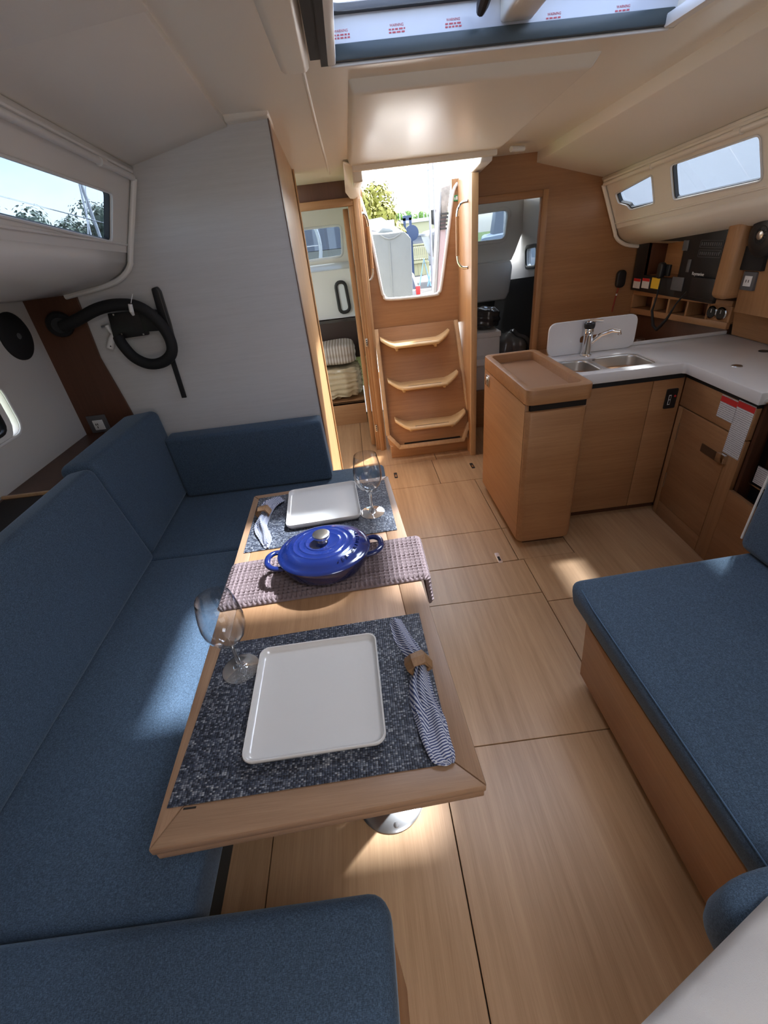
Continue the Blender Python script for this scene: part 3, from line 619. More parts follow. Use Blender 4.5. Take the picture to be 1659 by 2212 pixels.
p = at(985, 428, y=3.448); t = boxo('exit_sign', GREEN, None, p.x - .016, p.x + .016, 3.443, 3.449, p.z - .016, p.z + .016, .001)
tag(t, 'tiny green running-figure exit sign beside the companionway', 'sign')
boxo('sign_figure', WHITE, t, p.x - .002, p.x + .009, 3.4425, 3.4432, p.z - .009, p.z + .01, 0); boxo('sign_figure', WHITE, t, p.x - .011, p.x - .006, 3.4425, 3.4432, p.z - .01, p.z + .004, 0)

# ---- companionway steps
st_ = thing('companionway_steps', 'oak companionway steps with three curved treads', 'steps', (.47, 3.2, 0))
def sf(z): return 3.185 + (z - .22) * (3.44 - 3.185) / (.93 - .22)      # sloped face
priso('step_box', OAKX, st_, [(.167, 3.19, 0), (.772, 3.19, 0), (.772, 3.44, 0), (.167, 3.44, 0)], (0, 0, .10), .003)
pl = [(.155, sf(.13), .13), (.215, sf(.095) - .0, .105), (.72, sf(.095), .105), (.785, sf(.15), .16), (.792, sf(.24), .24), (.745, sf(.92), .92), (.145, sf(.92), .92), (.143, sf(.2), .2)]
priso('face_panel', OAKX, st_, pl, (0, .04, .0), .002)
def rail(a, b, w=.014):
    a = Vector((a[0], sf(a[1]), a[1])); b = Vector((b[0], sf(b[1]), b[1])); d = (b - a).normalized(); n = Vector((0, -.94, .34)); s = d.cross(n).normalized() * w
    bm = bmesh.new(); hexa(bm, [a - s, a + s, b + s, b - s, a - s + n * .035, a + s + n * .035, b + s + n * .035, b - s + n * .035]); fin(bm, 'side_rail', OAKL, st_, .003, 2)
rail((.152, .2), (.155, .915)); rail((.782, .235), (.735, .915)); rail((.152, .2), (.235, .105)); rail((.782, .235), (.715, .105)); rail((.225, .108), (.725, .108), .016)
for k, (zt_, xa, xb) in enumerate(((.285, .215, .745), (.555, .195, .715), (.83, .175, .675))):
    yw = sf(zt_) + .005; yf = yw - .155
    pl = [(xa, yw, zt_ + .02), (xa, yw - .055, zt_ + .02), (xa + .075, yf, zt_), (xb - .075, yf, zt_), (xb, yw - .055, zt_ + .02), (xb, yw, zt_ + .02)]
    # curved tread: ends rise towards the sides
    bm = bmesh.new(); n_ = 16; rows = []
    for i in range(n_ + 1):
        u = i / n_; x = xa + (xb - xa) * u; e = max(0, abs(u - .5) * 2 - .62) / .38
        yfront = yf + e * .09; zr = zt_ + e ** 1.5 * .045
        rows.append([Vector((x, yw, zr)), Vector((x, yfront + .01, zr)), Vector((x, yfront, zr - .012)), Vector((x, yfront + .004, zr - .024)), Vector((x, yw, zr - .024))])
    vr = [[bm.verts.new(p) for p in r] for r in rows]
    for a, b in zip(vr, vr[1:]):
        for j in range(5): bm.faces.new((a[j], a[(j + 1) % 5], b[(j + 1) % 5], b[j]))
    bm.faces.new(vr[0]); bm.faces.new(vr[-1][::-1]); td = fin(bm, 'tread', TREAD, st_, .002, 1, ang=40)
    for xx in (xa + .11, xb - .11): boxo('bracket', TREAD, td, xx - .009, xx + .009, yw - .10, yw, zt_ - .052, zt_ - .025, .003)
    boxo('anti_slip_strip', STEEL, td, xa + .14, xb - .14, yf + .02, yf + .03, zt_ - .0005, zt_ + .0008, 0)
boxo('toe_slot', DARKGAP, st_, .27, .70, sf(.12) - .004, sf(.12) + .02, .118, .135, 0)

# ---- left aft cabin seen through its doorway
hdr = struct(thing('door_2', None, None)); hdr['label'] = 'oak door frame and open door of the left aft cabin'
boxo('frame_head', OAKX, hdr, -.26, .093, 3.37, 3.42, 1.668, 1.712, .004)
boxo('transom_panel', WALN, hdr, -.26, .10, 3.385, 3.41, 1.712, 1.83, .002)
boxo('frame_post', OAKZ, hdr, .058, .076, 3.385, 3.44, 0, 1.668, .003)
dl = boxo('door_leaf', OAKZ, hdr, .022, .056, 3.46, 4.05, .02, 1.66, .003)
p = at(770, 728, x=.02); tubo('door_handle', CHROME, dl, [(.022, p.y, p.z), (-.03, p.y, p.z), (-.035, p.y + .0, p.z - .0), (-.035, p.y - .07, p.z - .01)], .008, 10)
p = at(756, 510, x=.057); boxo('hinge', STEEL, dl, .056, .062, p.y - .02, p.y + .02, p.z - .04, p.z + .04, .001)
AB = 5.3
LC = rquad([at(655, 497, y=AB), at(734, 489, y=AB), at(738, 551, y=AB), at(660, 563, y=AB)], .03)
LCx = at(560, 520, y=AB)
LC = rquad([at(560, 508, y=AB), at(734, 489, y=AB), at(738, 551, y=AB), at(560, 577, y=AB)], .03)
bm = bmesh.new(); holed(bm, [(-1.3, AB, .0), (.085, AB, .0), (.085, AB, 1.9), (-1.3, AB, 1.9)], [LC], (0, .03, 0)); lcw = struct(fin(bm, 'wall_back_left_cabin', GEL), 'cream rear wall of the left aft cabin')
bm = bmesh.new(); frame(bm, LC, .02, .012, (0, -1, 0)); w9 = struct(thing('window_9', None, None)); w9['label'] = 'rounded window of the left aft cabin'; fin(bm, 'window_trim', GELW, w9, .004, 2)
bm = bmesh.new(); prism(bm, [p_ + Vector((0, .015, 0)) for p_ in LC], (0, .005, 0)); fin(bm, 'pane', GLASSW, w9)
for x_ in ((-1.32, -1.29), (.085, .10)):
    boxo('cabin_side', GELW, lcw, x_[0], x_[1], 3.45, AB, 0, 1.9, 0)
boxo('cabin_front', BULK, lcw, -1.05, -.262, 3.03, 3.06, 0, 1.86, 0)
boxo('cabin_roof', GEL, lcw, -1.3, .10, 3.42, AB, 1.80, 1.83, 0)
a1, a2 = at(660, 575, y=AB - .02), at(760, 565, y=AB - .02)
hexo('locker_face', GELW, lcw, [(-1.29, AB - .55, .84), (.08, AB - .55, .84), (.08, AB, .84), (-1.29, AB, .84), (-1.29, AB - .5, 1.26), (.08, AB - .5, 1.26), (.08, AB, 1.30), (-1.29, AB, 1.30)], .01, 2)
boxo('dark_locker', plain('dark_locker_veneer', (.03, .014, .009), .5), lcw, -1.28, .08, 4.55, AB, .50, .835, .004)
# portlight on the cabin side
p = at(740, 640, y=4.73)
pt = thing('window_10', None, None); struct(pt); pt['label'] = 'slim opening portlight in the left aft cabin'
lo = [at(728, 614, y=4.745), at(742, 612, y=4.745), at(753, 668, y=4.745), at(738, 672, y=4.745)]
bm = bmesh.new(); frame(bm, rquad(lo, .03), .03, .025, (0, -1, 0)); fin(bm, 'port_frame', BLACK, pt, .004, 2)
bm = bmesh.new(); prism(bm, rquad(lo, .03), (0, -.004, 0)); fin(bm, 'pane', plain('daylit_pane_colour', (.75, .78, .80), .1), pt)  # opaque pane, daylight through it is put into the pale colour
# bed
bed = thing('berth', 'oak berth base in the left aft cabin', 'bed', (-.4, 4.0, 0))
boxo('berth_front', OAKX, bed, -1.28, .015, 4.06, 4.09, 0, .21, .003); boxo('berth_top', OAKX, bed, -1.28, .015, 4.06, 4.56, .19, .21, .003)
def pillow(name, mt, par, c, s, amp=.012, seed=0, fr=7, rnd=4.0):
    rnd_ = random.Random(seed); bm = bmesh.new(); bmesh.ops.create_cube(bm, size=2); bmesh.ops.subdivide_edges(bm, edges=bm.edges, cuts=15, use_grid_fill=True)
    ph = [rnd_.uniform(0, 6) for _ in range(6)]
    for v in bm.verts:
        q = v.co.copy(); l = (abs(q.x) ** rnd + abs(q.y) ** rnd + abs(q.z) ** rnd) ** (1 / rnd); q = q / l
        k = math.sin(fr * q.x + ph[0]) * math.sin(fr * .8 * q.y + ph[1]) + .6 * math.sin(fr * 1.7 * q.z + ph[2] + 2 * q.x)
        n = q.normalized(); q = Vector((q.x * s[0], q.y * s[1], q.z * s[2])) + n * k * amp; v.co = Vector(c) + q
    return fin(bm, name, mt, par, ang=80)
t = pillow('mattress', BEIGEF, None, (-.44, 4.33, .37), (.44, .22, .135), .016, 3, 19, 7); tag(t, 'cream mattress wrapped in clear plastic on the berth', 'mattress')
QUILT = stripes('quilt_stripe', (.30, .24, .20), (.52, .47, .43), 6.2832 * 38, False, 0)
t = pillow('folded_quilt', QUILT, None, (-.44, 4.34, .612), (.42, .20, .085), .008, 5, 5, 6); tag(t, 'striped folded quilt on top of the wrapped mattress', 'quilt')

# ---- right aft cabin seen through its doorway
RB = 4.55
def rb(px, py, y=RB): return at(px, py, y=y)
RC_ = rquad([rb(1010, 467), rb(1097, 454), rb(1089, 515), rb(1010, 524)], .04)
ra = [rb(1000, 447), rb(1135, 428), rb(1140, 470), rb(1112, 545), rb(1104, 562), rb(1000, 575)]
bm = bmesh.new(); holed(bm, ra, [RC_], (0, .03, 0)); rcw = struct(fin(bm, 'wall_back_right_cabin', GELW), 'white moulded cockpit wall in the right aft cabin')
bm = bmesh.new(); frame(bm, RC_, .03, .01, (0, -1, 0)); fin(bm, 'window_land', GELW, rcw, .004, 2)
w11 = struct(thing('window_11', None, None)); w11['label'] = 'rounded window of the right aft cabin'
bm = bmesh.new(); frame(bm, RC_, .008, .014, (0, -1, 0)); fin(bm, 'window_trim', WHITE, w11, .003, 1)
bm = bmesh.new(); prism(bm, [p_ + Vector((0, .012, 0)) for p_ in RC_], (0, .005, 0)); fin(bm, 'pane', GLASSW, w11)
lw = [rb(1000, 575, 4.45), rb(1104, 561, 4.45), rb(1108, 575, 4.45), rb(1101, 630, 4.45), rb(1093, 647, 4.45), rb(1000, 660, 4.45)]
priso('cockpit_moulding', GELW, rcw, lw, (0, .5, .0), .02, 3)
priso('cabin_roof', GEL, rcw, [(.80, 3.24, 1.76), (1.6, 3.24, 1.76), (1.6, 4.9, 1.76), (1.14, 4.9, 1.76), (.803, 3.46, 1.76)], (0, 0, .03), 0)
hexo('roof_slope', GELW, rcw, [(.95, 3.9, 1.735), (1.58, 3.9, 1.735), (1.58, RB, 1.70), (1.10, RB, 1.70), (.95, 3.9, 1.757), (1.58, 3.9, 1.757), (1.58, RB, 1.757), (1.10, RB, 1.757)], 0)
priso('cabin_side', GELW, rcw, [(.803, 3.46, 0), (1.14, 4.9, 0), (1.14, 4.9, 1.78), (.803, 3.46, 1.78)], (.012, 0, 0), 0)
ppl = rquad([at(x_, y_, x=1.585) for x_, y_ in ((1138, 538), (1160, 534), (1158, 572), (1138, 574))], .03)
bm = bmesh.new(); holed(bm, [(1.585, 3.25, 0), (1.585, 3.25, 1.78), (1.585, 5.1, 1.78), (1.585, 5.1, 0)], [ppl], (.03, 0, 0)); fin(bm, 'hull_side', GELW, rcw, smooth=False)
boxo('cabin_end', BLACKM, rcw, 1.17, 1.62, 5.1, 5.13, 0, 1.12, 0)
DK = plain('unlit_void_black', (.012, .011, .011), .85)  # black panels stand in for the unlit void below the portlight
boxo('unlit_void_panel', DK, rcw, 1.17, 1.62, 4.96, 4.99, 0, 1.10, 0)
hexo('unlit_void_quarter', DK, rcw, [(1.38, 3.5, 0), (1.58, 3.5, 0), (1.58, 4.95, 0), (1.38, 4.95, 0), (1.55, 3.5, 1.14), (1.58, 3.5, 1.14), (1.58, 4.95, .98), (1.50, 4.95, .98)], 0)
# portlight in the right cabin
pt = struct(thing('window_12', None, None)); pt['label'] = 'bright opening portlight in the right aft cabin'
bm = bmesh.new(); frame(bm, ppl, .03, .012, (-1, 0, 0)); fin(bm, 'port_frame', BLACK, pt, .004, 2)
bm = bmesh.new(); prism(bm, [p_ + Vector((.012, 0, 0)) for p_ in ppl], (.004, 0, 0)); fin(bm, 'pane', GLASSW, pt)
# boxes and wrapped goods
a_, b_ = at(1018, 722, y=3.62), at(1076, 838, y=3.62)
t = thing('storage_box', 'white lidded box with a red sticker in the right aft cabin', 'box', (.93, 3.7, .3))
boxo('box_body', WHITE, t, .83, b_.x, 3.62, 3.95, b_.z, a_.z - .04, .006); boxo('box_lid', WHITE, t, .828, b_.x + .006, 3.612, 3.96, a_.z - .04, a_.z, .006)
p = at(1023, 738, y=3.62); boxo('sticker', RED, t, p.x - .022, p.x + .022, 3.617, 3.621, p.z - .014, p.z + .014, 0)
t = boxo('storage_chest', OAKX, None, .83, 1.22, 3.60, 4.0, 0, b_.z - .001, .004); tag(t, 'dark floor locker under the white lidded box', 'chest')
DKP = plain('dark_poly_bag', (.035, .035, .038), .2, coat=.6)
CLP = plain('clear_poly_bag', (.16, .155, .15), .18, coat=.7)
p = at(1048, 690, y=3.78); t = pillow('wrapped_bundle', DKP, None, (p.x, 3.78, a_.z + .082), (.105, .12, .08), .008, 8, 6, 3); tag(t, 'dark plastic wrapped bundle on the white box', 'bundle')
t = pillow('plastic_bag', CLP, None, (1.32, 3.95, .42), (.17, .2, .28), .02, 11, 7, 2.6); tag(t, 'crumpled clear plastic bag beside the white box', 'bag')

# ================================================================== GALLEY
pen = thing('peninsula_cabinet', 'narrow oak galley peninsula cabinet with tray top', 'cabinet', (.87, 2.2, 0))
X0, X1, YN, YF = .718, 1.008, 1.868, 2.565
boxo('plinth', WALN, pen, X0 + .045, X1 - .02, YN + .05, YF - .02, .0, .045, .002)
boxo('side_panel', OAKY, pen, X0, X0 + .02, YN + .03, YF, .045, .785, .002)
bm = bmesh.new(); poly = [(X0 + .001, YN + .027), (X0 + .001, YN + .02), (X0 + .018, YN + .002), (X0 + .03, YN), (X1 - .045, YN), (X1 - .02, YN + .008), (X1 - .004, YN + .028), (X1, YN + .05), (X1, YN + .12), (X0 + .021, YN + .12), (X0 + .021, YN + .027)]
prism(bm, [(x, y, .045) for x, y in poly], (0, 0, .712)); dr = fin(bm, 'door', OAKX, pen, .004, 2)
boxo('carcass', OAKY, pen, X0 + .021, X1, YN + .122, YF, .045, .785, .002)
boxo('shadow_gap', DARKGAP, pen, X0 + .022, X1 - .012, YN + .02, YF - .02, .757, .800, 0)
tr = [Vector((x, y, .79)) for x, y in ((X0 - .006, YN - .004), (X1 + .006, YN - .004), (X1 + .006, YF + .01), (X0 - .006, YF + .01))]
tin = [Vector((x, y, .79)) for x, y in ((X0 + .028, YN + .045), (X1 - .028, YN + .045), (X1 - .028, YF - .03), (X0 + .028, YF - .03))]
bm = bmesh.new(); holed(bm, rquad(tr, .04, 5), [rquad(tin, .03, 4)], (0, 0, .07)); fin(bm, 'tray_rim', OAKX, pen, .006, 2)
boxo('tray_base', plain('tan_leather', (.36, .19, .10), .5), pen, X0 + .01, X1 - .01, YN + .02, YF - .01, .792, .815, 0)
p = at(1054, 822, x=X0)
lt = boxo('latch', NICKEL, pen, X0 - .006, X0 + .001, p.y - .032, p.y + .032, p.z - .03, p.z + .03, .002); boxo('latch_button', CHROME, lt, X0 - .012, X0 - .005, p.y - .014, p.y + .012, p.z - .022, p.z + .022, .002)

sc_ = thing('sink_cabinet', 'oak galley cabinet below the double sink', 'cabinet', (1.25, 2.1, 0))
boxo('plinth', WALN, sc_, 1.018, 1.60, 2.11, 2.14, 0, .05, 0)
boxo('door', OAKX, sc_, 1.018, 1.416, 2.07, 2.09, .05, .765, .002); boxo('fixed_panel', OAKX, sc_, 1.419, 1.574, 2.07, 2.09, .05, .765, .002)
boxo('carcass', OAKX, sc_, 1.018, 1.60, 2.091, 2.46, .05, .78, 0)
boxo('shadow_gap', BLACKM, sc_, 1.018, 1.565, 2.065, 2.092, .765, .79, 0)
t = thing('control_panel', 'black galley switch panel with red button beside the corner', 'switch', (1.525, 2.066, .66))
p = at(1449, 861, y=2.066)
bm = bmesh.new(); prism(bm, [(p.x + a, 2.0695, p.z + b) for a, b in rrect(.058, .10, .006)], (0, -.006, 0)); fin(bm, 'face_plate', BLACK, t, .001, 1)
boxo('rocker', WHITE, t, p.x - .014, p.x - .002, 2.0625, 2.064, p.z - .03, p.z + .02, 0); boxo('rocker', BLACK, t, p.x - .012, p.x - .004, 2.0615, 2.063, p.z - .026, p.z - .006, 0); boxo('rocker', BLACK, t, p.x - .012, p.x - .004, 2.0615, 2.063, p.z - .002, p.z + .016, 0)
latho('button', RED, t, [(.006, 0), (.005, .003)], (p.x + .017, 2.0635, p.z + .012), 12, axis=(0, -1, 0))

gc = thing('galley_side_cabinet', 'oak galley cabinet with a chrome latch beside the stove', 'cabinet', (1.6, 1.85, 0))
XF = 1.575
def gx(y): return XF - .0 + (y - 2.07) * .05
def yzpanel(name, m, par, y0, y1, z0, z1, t=.02, bev=.002):
    return hexo(name, m, par, [(gx(y0), y0, z0), (gx(y0) + t, y0, z0), (gx(y1) + t, y1, z0), (gx(y1), y1, z0), (gx(y0), y0, z1), (gx(y0) + t, y0, z1), (gx(y1) + t, y1, z1), (gx(y1), y1, z1)], bev)
yzpanel('drawer_front', OAKY, gc, 1.598, 2.065, .628, .765)
dd = yzpanel('door', OAKY, gc, 1.675, 2.03, .09, .622); yzpanel('stile', OAKZ, gc, 1.598, 1.6725, .0, .622); yzpanel('stile', OAKZ, gc, 2.033, 2.065, .0, .622); yzpanel('bottom_rail', OAKY, gc, 1.675, 2.03, .0, .087)
hexo('carcass', OAKY, gc, [(1.60, 1.60, 0), (2.1, 1.60, 0), (2.1, 2.44, 0), (1.62, 2.44, 0), (1.60, 1.60, .78), (2.1, 1.60, .78), (2.1, 2.44, .78), (1.62, 2.44, .78)], 0)
yzpanel('shadow_gap', BLACKM, gc, 1.598, 2.068, .765, .79, .03, 0)
p = at(1545, 984, x=1.56); hexo('latch_slot', plain('dark_oak', (.10, .05, .025), .5), dd, [(gx(p.y) - .001, p.y - .02, p.z - .022), (gx(p.y) + .004, p.y - .02, p.z - .022), (gx(p.y) + .006, p.y + .095, p.z - .018), (gx(p.y) + .001, p.y + .095, p.z - .018), (gx(p.y) - .001, p.y - .02, p.z + .02), (gx(p.y) + .004, p.y - .02, p.z + .02), (gx(p.y) + .006, p.y + .095, p.z + .02), (gx(p.y) + .001, p.y + .095, p.z + .02)], 0)
p = at(1561, 990, x=1.55); boxo('latch', CHROME, dd, 1.535, gx(p.y) + .002, p.y - .022, p.y + .028, p.z - .02, p.z + .022, .004)
for zz in (.50, .22): 
    boxo('hinge', STEEL, dd, gx(2.028) - .003, gx(2.028), 2.022, 2.027, zz - .045, zz + .045, 0)
# notices
def notice(y0, y1, z0, z1, lab, red=True):
    t = hexo('warning_notice', PAPER, None, [(gx(y0) - .0022, y0, z0), (gx(y0) - .0008, y0, z0), (gx(y1) - .0008, y1, z0), (gx(y1) - .0022, y1, z0), (gx(y0) - .0022, y0, z1), (gx(y0) - .0008, y0, z1), (gx(y1) - .0008, y1, z1), (gx(y1) - .0022, y1, z1)], 0, smooth=False)
    tag(t, lab, 'notice')
    if red: hexo('red_band', RED, t, [(gx(y0) - .003, y0, z1 - .028), (gx(y0) - .0023, y0, z1 - .028), (gx(y1) - .0023, y1, z1 - .028), (gx(y1) - .003, y1, z1 - .028), (gx(y0) - .003, y0, z1 - .004), (gx(y0) - .0023, y0, z1 - .004), (gx(y1) - .0023, y1, z1 - .004), (gx(y1) - .003, y1, z1 - .004)], 0, smooth=False)
notice(1.702, 1.80, .665, .762, 'small white notice with a red heading under the worktop edge')
notice(1.604, 1.70, .535, .770, 'tall white printed notice with a red heading next to the stove')

# worktop with sink cutout
wt = thing('galley_worktop', 'white L-shaped galley worktop', 'worktop', (1.5, 2.2, .79))
outer = [(1.00, 2.052), (1.535, 2.052), (1.548, 2.04), (1.522, 1.572), (2.0, 1.572), (2.05, 2.10), (2.06, 2.478), (1.00, 2.478)]
sh = [(1.035, 2.108), (1.455, 2.108), (1.465, 2.345), (1.035, 2.345)]
bm = bmesh.new(); holed(bm, [(x, y, .79) for x, y in outer], [rquad([(x, y, .79) for x, y in sh], .05, 5)], (0, 0, .05)); fin(bm, 'slab', CORIAN, wt, .004, 2, lim=40)
boxo('upstand', CORIAN, wt, 1.40, 2.05, 2.466, 2.478, .84, .858, .003)
p = at(1592, 790, z=.842); latho('flush_ring', STEEL, wt, [(.022, 0), (.02, .003), (.012, .003)], (p.x, p.y, .8402), 20)
p = at(1650, 758, z=.842); latho('flush_ring', BLACK, wt, [(.022, 0), (.02, .003), (.012, .003)], (p.x, p.y, .8402), 20)
sk_ = thing('double_sink', 'stainless steel double sink set in the worktop', 'sink', (1.25, 2.22, .70))
bm = bmesh.new()
def basin(bm, x0, x1, y0, y1, zt, zb, r=.045):
    c = Vector(((x0 + x1) / 2, (y0 + y1) / 2, 0)); rings = []
    for s, z in ((1.0, zt), (.985, zt - .01), (.95, zb + .03), (.90, zb + .008), (.80, zb)):
        rings.append([bm.verts.new((c.x + a * s, c.y + b * s, z)) for a, b in rrect(x1 - x0, y1 - y0, r)])
    for a, b in zip(rings, rings[1:]):
        for k in range(len(a)): bm.faces.new((a[k], a[(k + 1) % len(a)], b[(k + 1) % len(a)], b[k]))
    bm.faces.new(rings[-1]); return
for nm, x0, x1 in (('basin', 1.04, 1.185), ('basin', 1.21, 1.455)):
    bm = bmesh.new(); basin(bm, x0, x1, 2.115, 2.338, .832, .70); o = fin(bm, nm, STEEL, sk_)
    md = o.modifiers.new('t', 'SOLIDIFY'); md.thickness = -.002
    latho('drain', CHROME, o, [(.022, 0), (.02, .002), (.008, .001)], ((x0 + x1) / 2, 2.225, .7005), 20)
bm = bmesh.new(); holed(bm, rquad([(x, y, .829) for x, y in ((1.032, 2.105), (1.458, 2.105), (1.468, 2.348), (1.032, 2.348))], .05, 5), [[(1.1125 + a, 2.2265 + b, .829) for a, b in rrect(.146, .224, .045)], [(1.3325 + a, 2.2265 + b, .829) for a, b in rrect(.246, .224, .045)]], (0, 0, .004)); fin(bm, 'sink_deck', STEEL, sk_)
# mixer tap
p = at(1265, 768, z=.84); fx, fy = p.x, p.y
tp = thing('mixer_tap', 'chrome single lever mixer tap behind the sink', 'tap', (fx, fy, .84))
latho('body', CHROME, tp, [(.031, .0), (.031, .006), (.025, .012), (.0225, .10), (.024, .105), (.024, .135), (.018, .145)], (fx, fy, .84), 24)
tubo('spout', CHROME, tp, [(fx + .01, fy - .004, .90), (fx + .05, fy - .03, .945), (fx + .095, fy - .055, .965), (fx + .125, fy - .07, .962), (fx + .128, fy - .072, .945)], [.012, .011, .010, .010, .010], 12)
latho('lever_cap', BLACK, tp, [(.024, 0), (.027, .010), (.027, .024), (.02, .032)], (fx, fy, .978), 24)
tubo('lever', CHROME, tp, [(fx, fy, 1.012), (fx + .02, fy - .01, 1.015), (fx + .055, fy - .03, 1.012)], [.011, .010, .006], 10)
latho('lever_disc', CHROME, tp, [(.017, 0), (.016, .004), (.005, .005)], (fx, fy, 1.008), 20)
# white lid standing as a splashback
yS = 2.435
q = [at(1181, 776, y=yS), at(1180, 700, y=yS), at(1380, 694, y=yS), at(1374, 760, y=yS)]
sx0, sx1, sz1 = q[0].x, q[2].x - .005, 1.012
sp_loop = rquad([(sx0, yS, .841), (sx1, yS, .841), (sx1, yS, sz1), (sx0, yS, sz1)], .045, 5)
a_, b_ = at(1253, 735, y=yS), at(1291, 735, y=yS)
sl_loop = rquad([(a_.x, yS, .895), (b_.x, yS, .895), (b_.x, yS, .93), (a_.x, yS, .93)], .014)
bm = bmesh.new(); holed(bm, sp_loop, [sl_loop], (0, .014, 0)); t = fin(bm, 'cutting_board', CORIAN, None, .002, 1); tag(t, 'white board with a hand slot standing behind the tap', 'board')

# stove, partly hidden by the bench backrest
sv = thing('gimballed_stove', 'black and chrome galley stove at the right edge', 'stove', (1.8, 1.3, .3))
boxo('oven_body', BLACKM, sv, 1.62, 2.05, 1.10, 1.57, .36, .82, .004)
boxo('oven_door', plain('black_oven_glass', (.004, .004, .005), .08), sv, 1.60, 1.62, 1.12, 1.56, .43, .74, .004)
tubo('fiddle_rail', CHROME, sv, [(1.555, 1.62, .80), (1.55, 1.56, .806), (1.55, 1.10, .806)], .009, 10)
boxo('hob_top', STEEL, sv, 1.56, 2.05, 1.10, 1.565, .815, .83, .004)
boxo('control_strip', plain('dark_red_brown', (.07, .03, .02), .3), sv, 1.595, 1.62, 1.12, 1.56, .755, .81, .003)
boxo('knob', CHROME, sv, 1.575, 1.598, 1.44, 1.50, .71, .725, .003)
boxo('oven_label', PAPER, sv, 1.598, 1.6005, 1.40, 1.55, .455, .53, 0)
boxo('oven_trim', CHROME, sv, 1.594, 1.602, 1.12, 1.57, .438, .446, .002)
nch = thing('stove_surround', 'oak surround panels framing the stove recess', 'panel', (1.6, 1.4, 0))
hexo('lower_panel', OAKY, nch, [(1.55, 1.05, 0), (1.57, 1.05, 0), (1.57, 1.596, 0), (1.55, 1.596, 0), (1.55, 1.05, .36), (1.57, 1.05, .36), (1.57, 1.596, .395), (1.55, 1.596, .395)], .002)
boxo('recess_side', WALN, nch, 1.571, 2.05, 1.578, 1.596, .0, .785, .002)

# backsplash and hull side joinery at the right
def navx(y): return 1.90 + (3.2 - y) * .16
def navq(name, m, par, y0, y1, z0, z1, t=.02, off=0, bev=.002):
    return hexo(name, m, par, [(navx(y0) + off, y0, z0), (navx(y0) + off + t, y0, z0), (navx(y1) + off + t, y1, z0), (navx(y1) + off, y1, z0), (navx(y0) + off, y0, z1), (navx(y0) + off + t, y0, z1), (navx(y1) + off + t, y1, z1), (navx(y1) + off, y1, z1)], bev)
def nav(px, py): return at_plane(px, py, (1.90, 3.2, 1), (1, .16, 0))
bs = thing('galley_backsplash', 'oak backsplash along the hull behind the worktop', 'panel', (2.06, 2.0, .84))
p0 = nav(1570, 692); p1 = nav(1659, 740)
hexo('panel', OAKY, bs, [(2.01, 1.57, .842), (2.03, 1.57, .842), (2.075, 2.44, .842), (2.055, 2.44, .842), (2.01, 1.57, .96), (2.03, 1.57, .96), (2.05, 2.44, .985), (2.03, 2.44, .985)], .003)
pg = thing('pigeonhole_shelf', 'oak pigeonhole rack with two round gauges below the chart console', 'shelf', (1.95, 2.8, .87))
ys_ = [nav(x, y).y for x, y in ((1365, 650), (1408, 660), (1441, 668), (1480, 678), (1523, 690), (1570, 700))]
za, zb_ = .905, .985
navq('top_rail', OAKY, pg, ys_[-1], ys_[0], zb_, zb_ + .028, .02); navq('bottom_rail', OAKY, pg, ys_[-1], ys_[0], za - .035, za, .02)
navq('back', WALN, pg, ys_[-1], ys_[0], za, zb_, .01, .10)
navq('shelf_base', OAKY, pg, ys_[-1], ys_[0], za - .01, za - .002, .10, .015); navq('shelf_top', OAKY, pg, ys_[-1], ys_[0], zb_ + .002, zb_ + .012, .10, .015)
for y in ys_: navq('divider', OAKZ, pg, y - .007, y + .007, za, zb_, .10, .0)
navq('gauge_plate', OAKY, pg, ys_[5] + .006, ys_[4] - .006, za, zb_, .015, .006)
for k, px in enumerate((1534, 1555)):
    p = nav(px, 687); p.z = .945
    g = latho('gauge', CHROME, pg, [(.034, 0), (.034, .008), (.028, .011), (.027, .006)], (navx(p.y) + .006, p.y, p.z), 24, axis=(-1, -.16, 0))
    latho('gauge_face', BLACK, g, [(.026, 0), (.026, .001)], (navx(p.y) - .002, p.y, p.z), 20, axis=(-1, -.16, 0))
    boxo('needle', WHITE, g, navx(p.y) - .006, navx(p.y) - .0045, p.y - .002, p.y + .002, p.z, p.z + .018, 0)
lowr = thing('chart_desk_locker', 'dark oak locker behind the worktop below the pigeonholes', 'locker', (1.8, 2.8, .5))
boxo('desk_top', OAKY, lowr, 1.262, 1.98, 2.49, 3.17, .68, .70, .003); navq('back', WALN, lowr, 2.49, 3.19, .70, .868, .02, .05); boxo('desk_front', OAKX, lowr, 1.262, 1.98, 2.482, 2.50, 0, .68, 0)
for k, (px, py) in enumerate(((1408, 716), (1437, 722))):
    p = nav(px, py); t = latho('brown_pot', plain('brown_pot_glaze', (.10, .05, .03), .3), None, [(.02, 0), (.03, .01), (.034, .03), (.026, .05), (.02, .052)], (1.86, 2.95 - .17 * k, .7005), 16)
    tag(t, ('left' if k == 0 else 'right') + ' one of two small brown pots under the pigeonholes', 'pot')
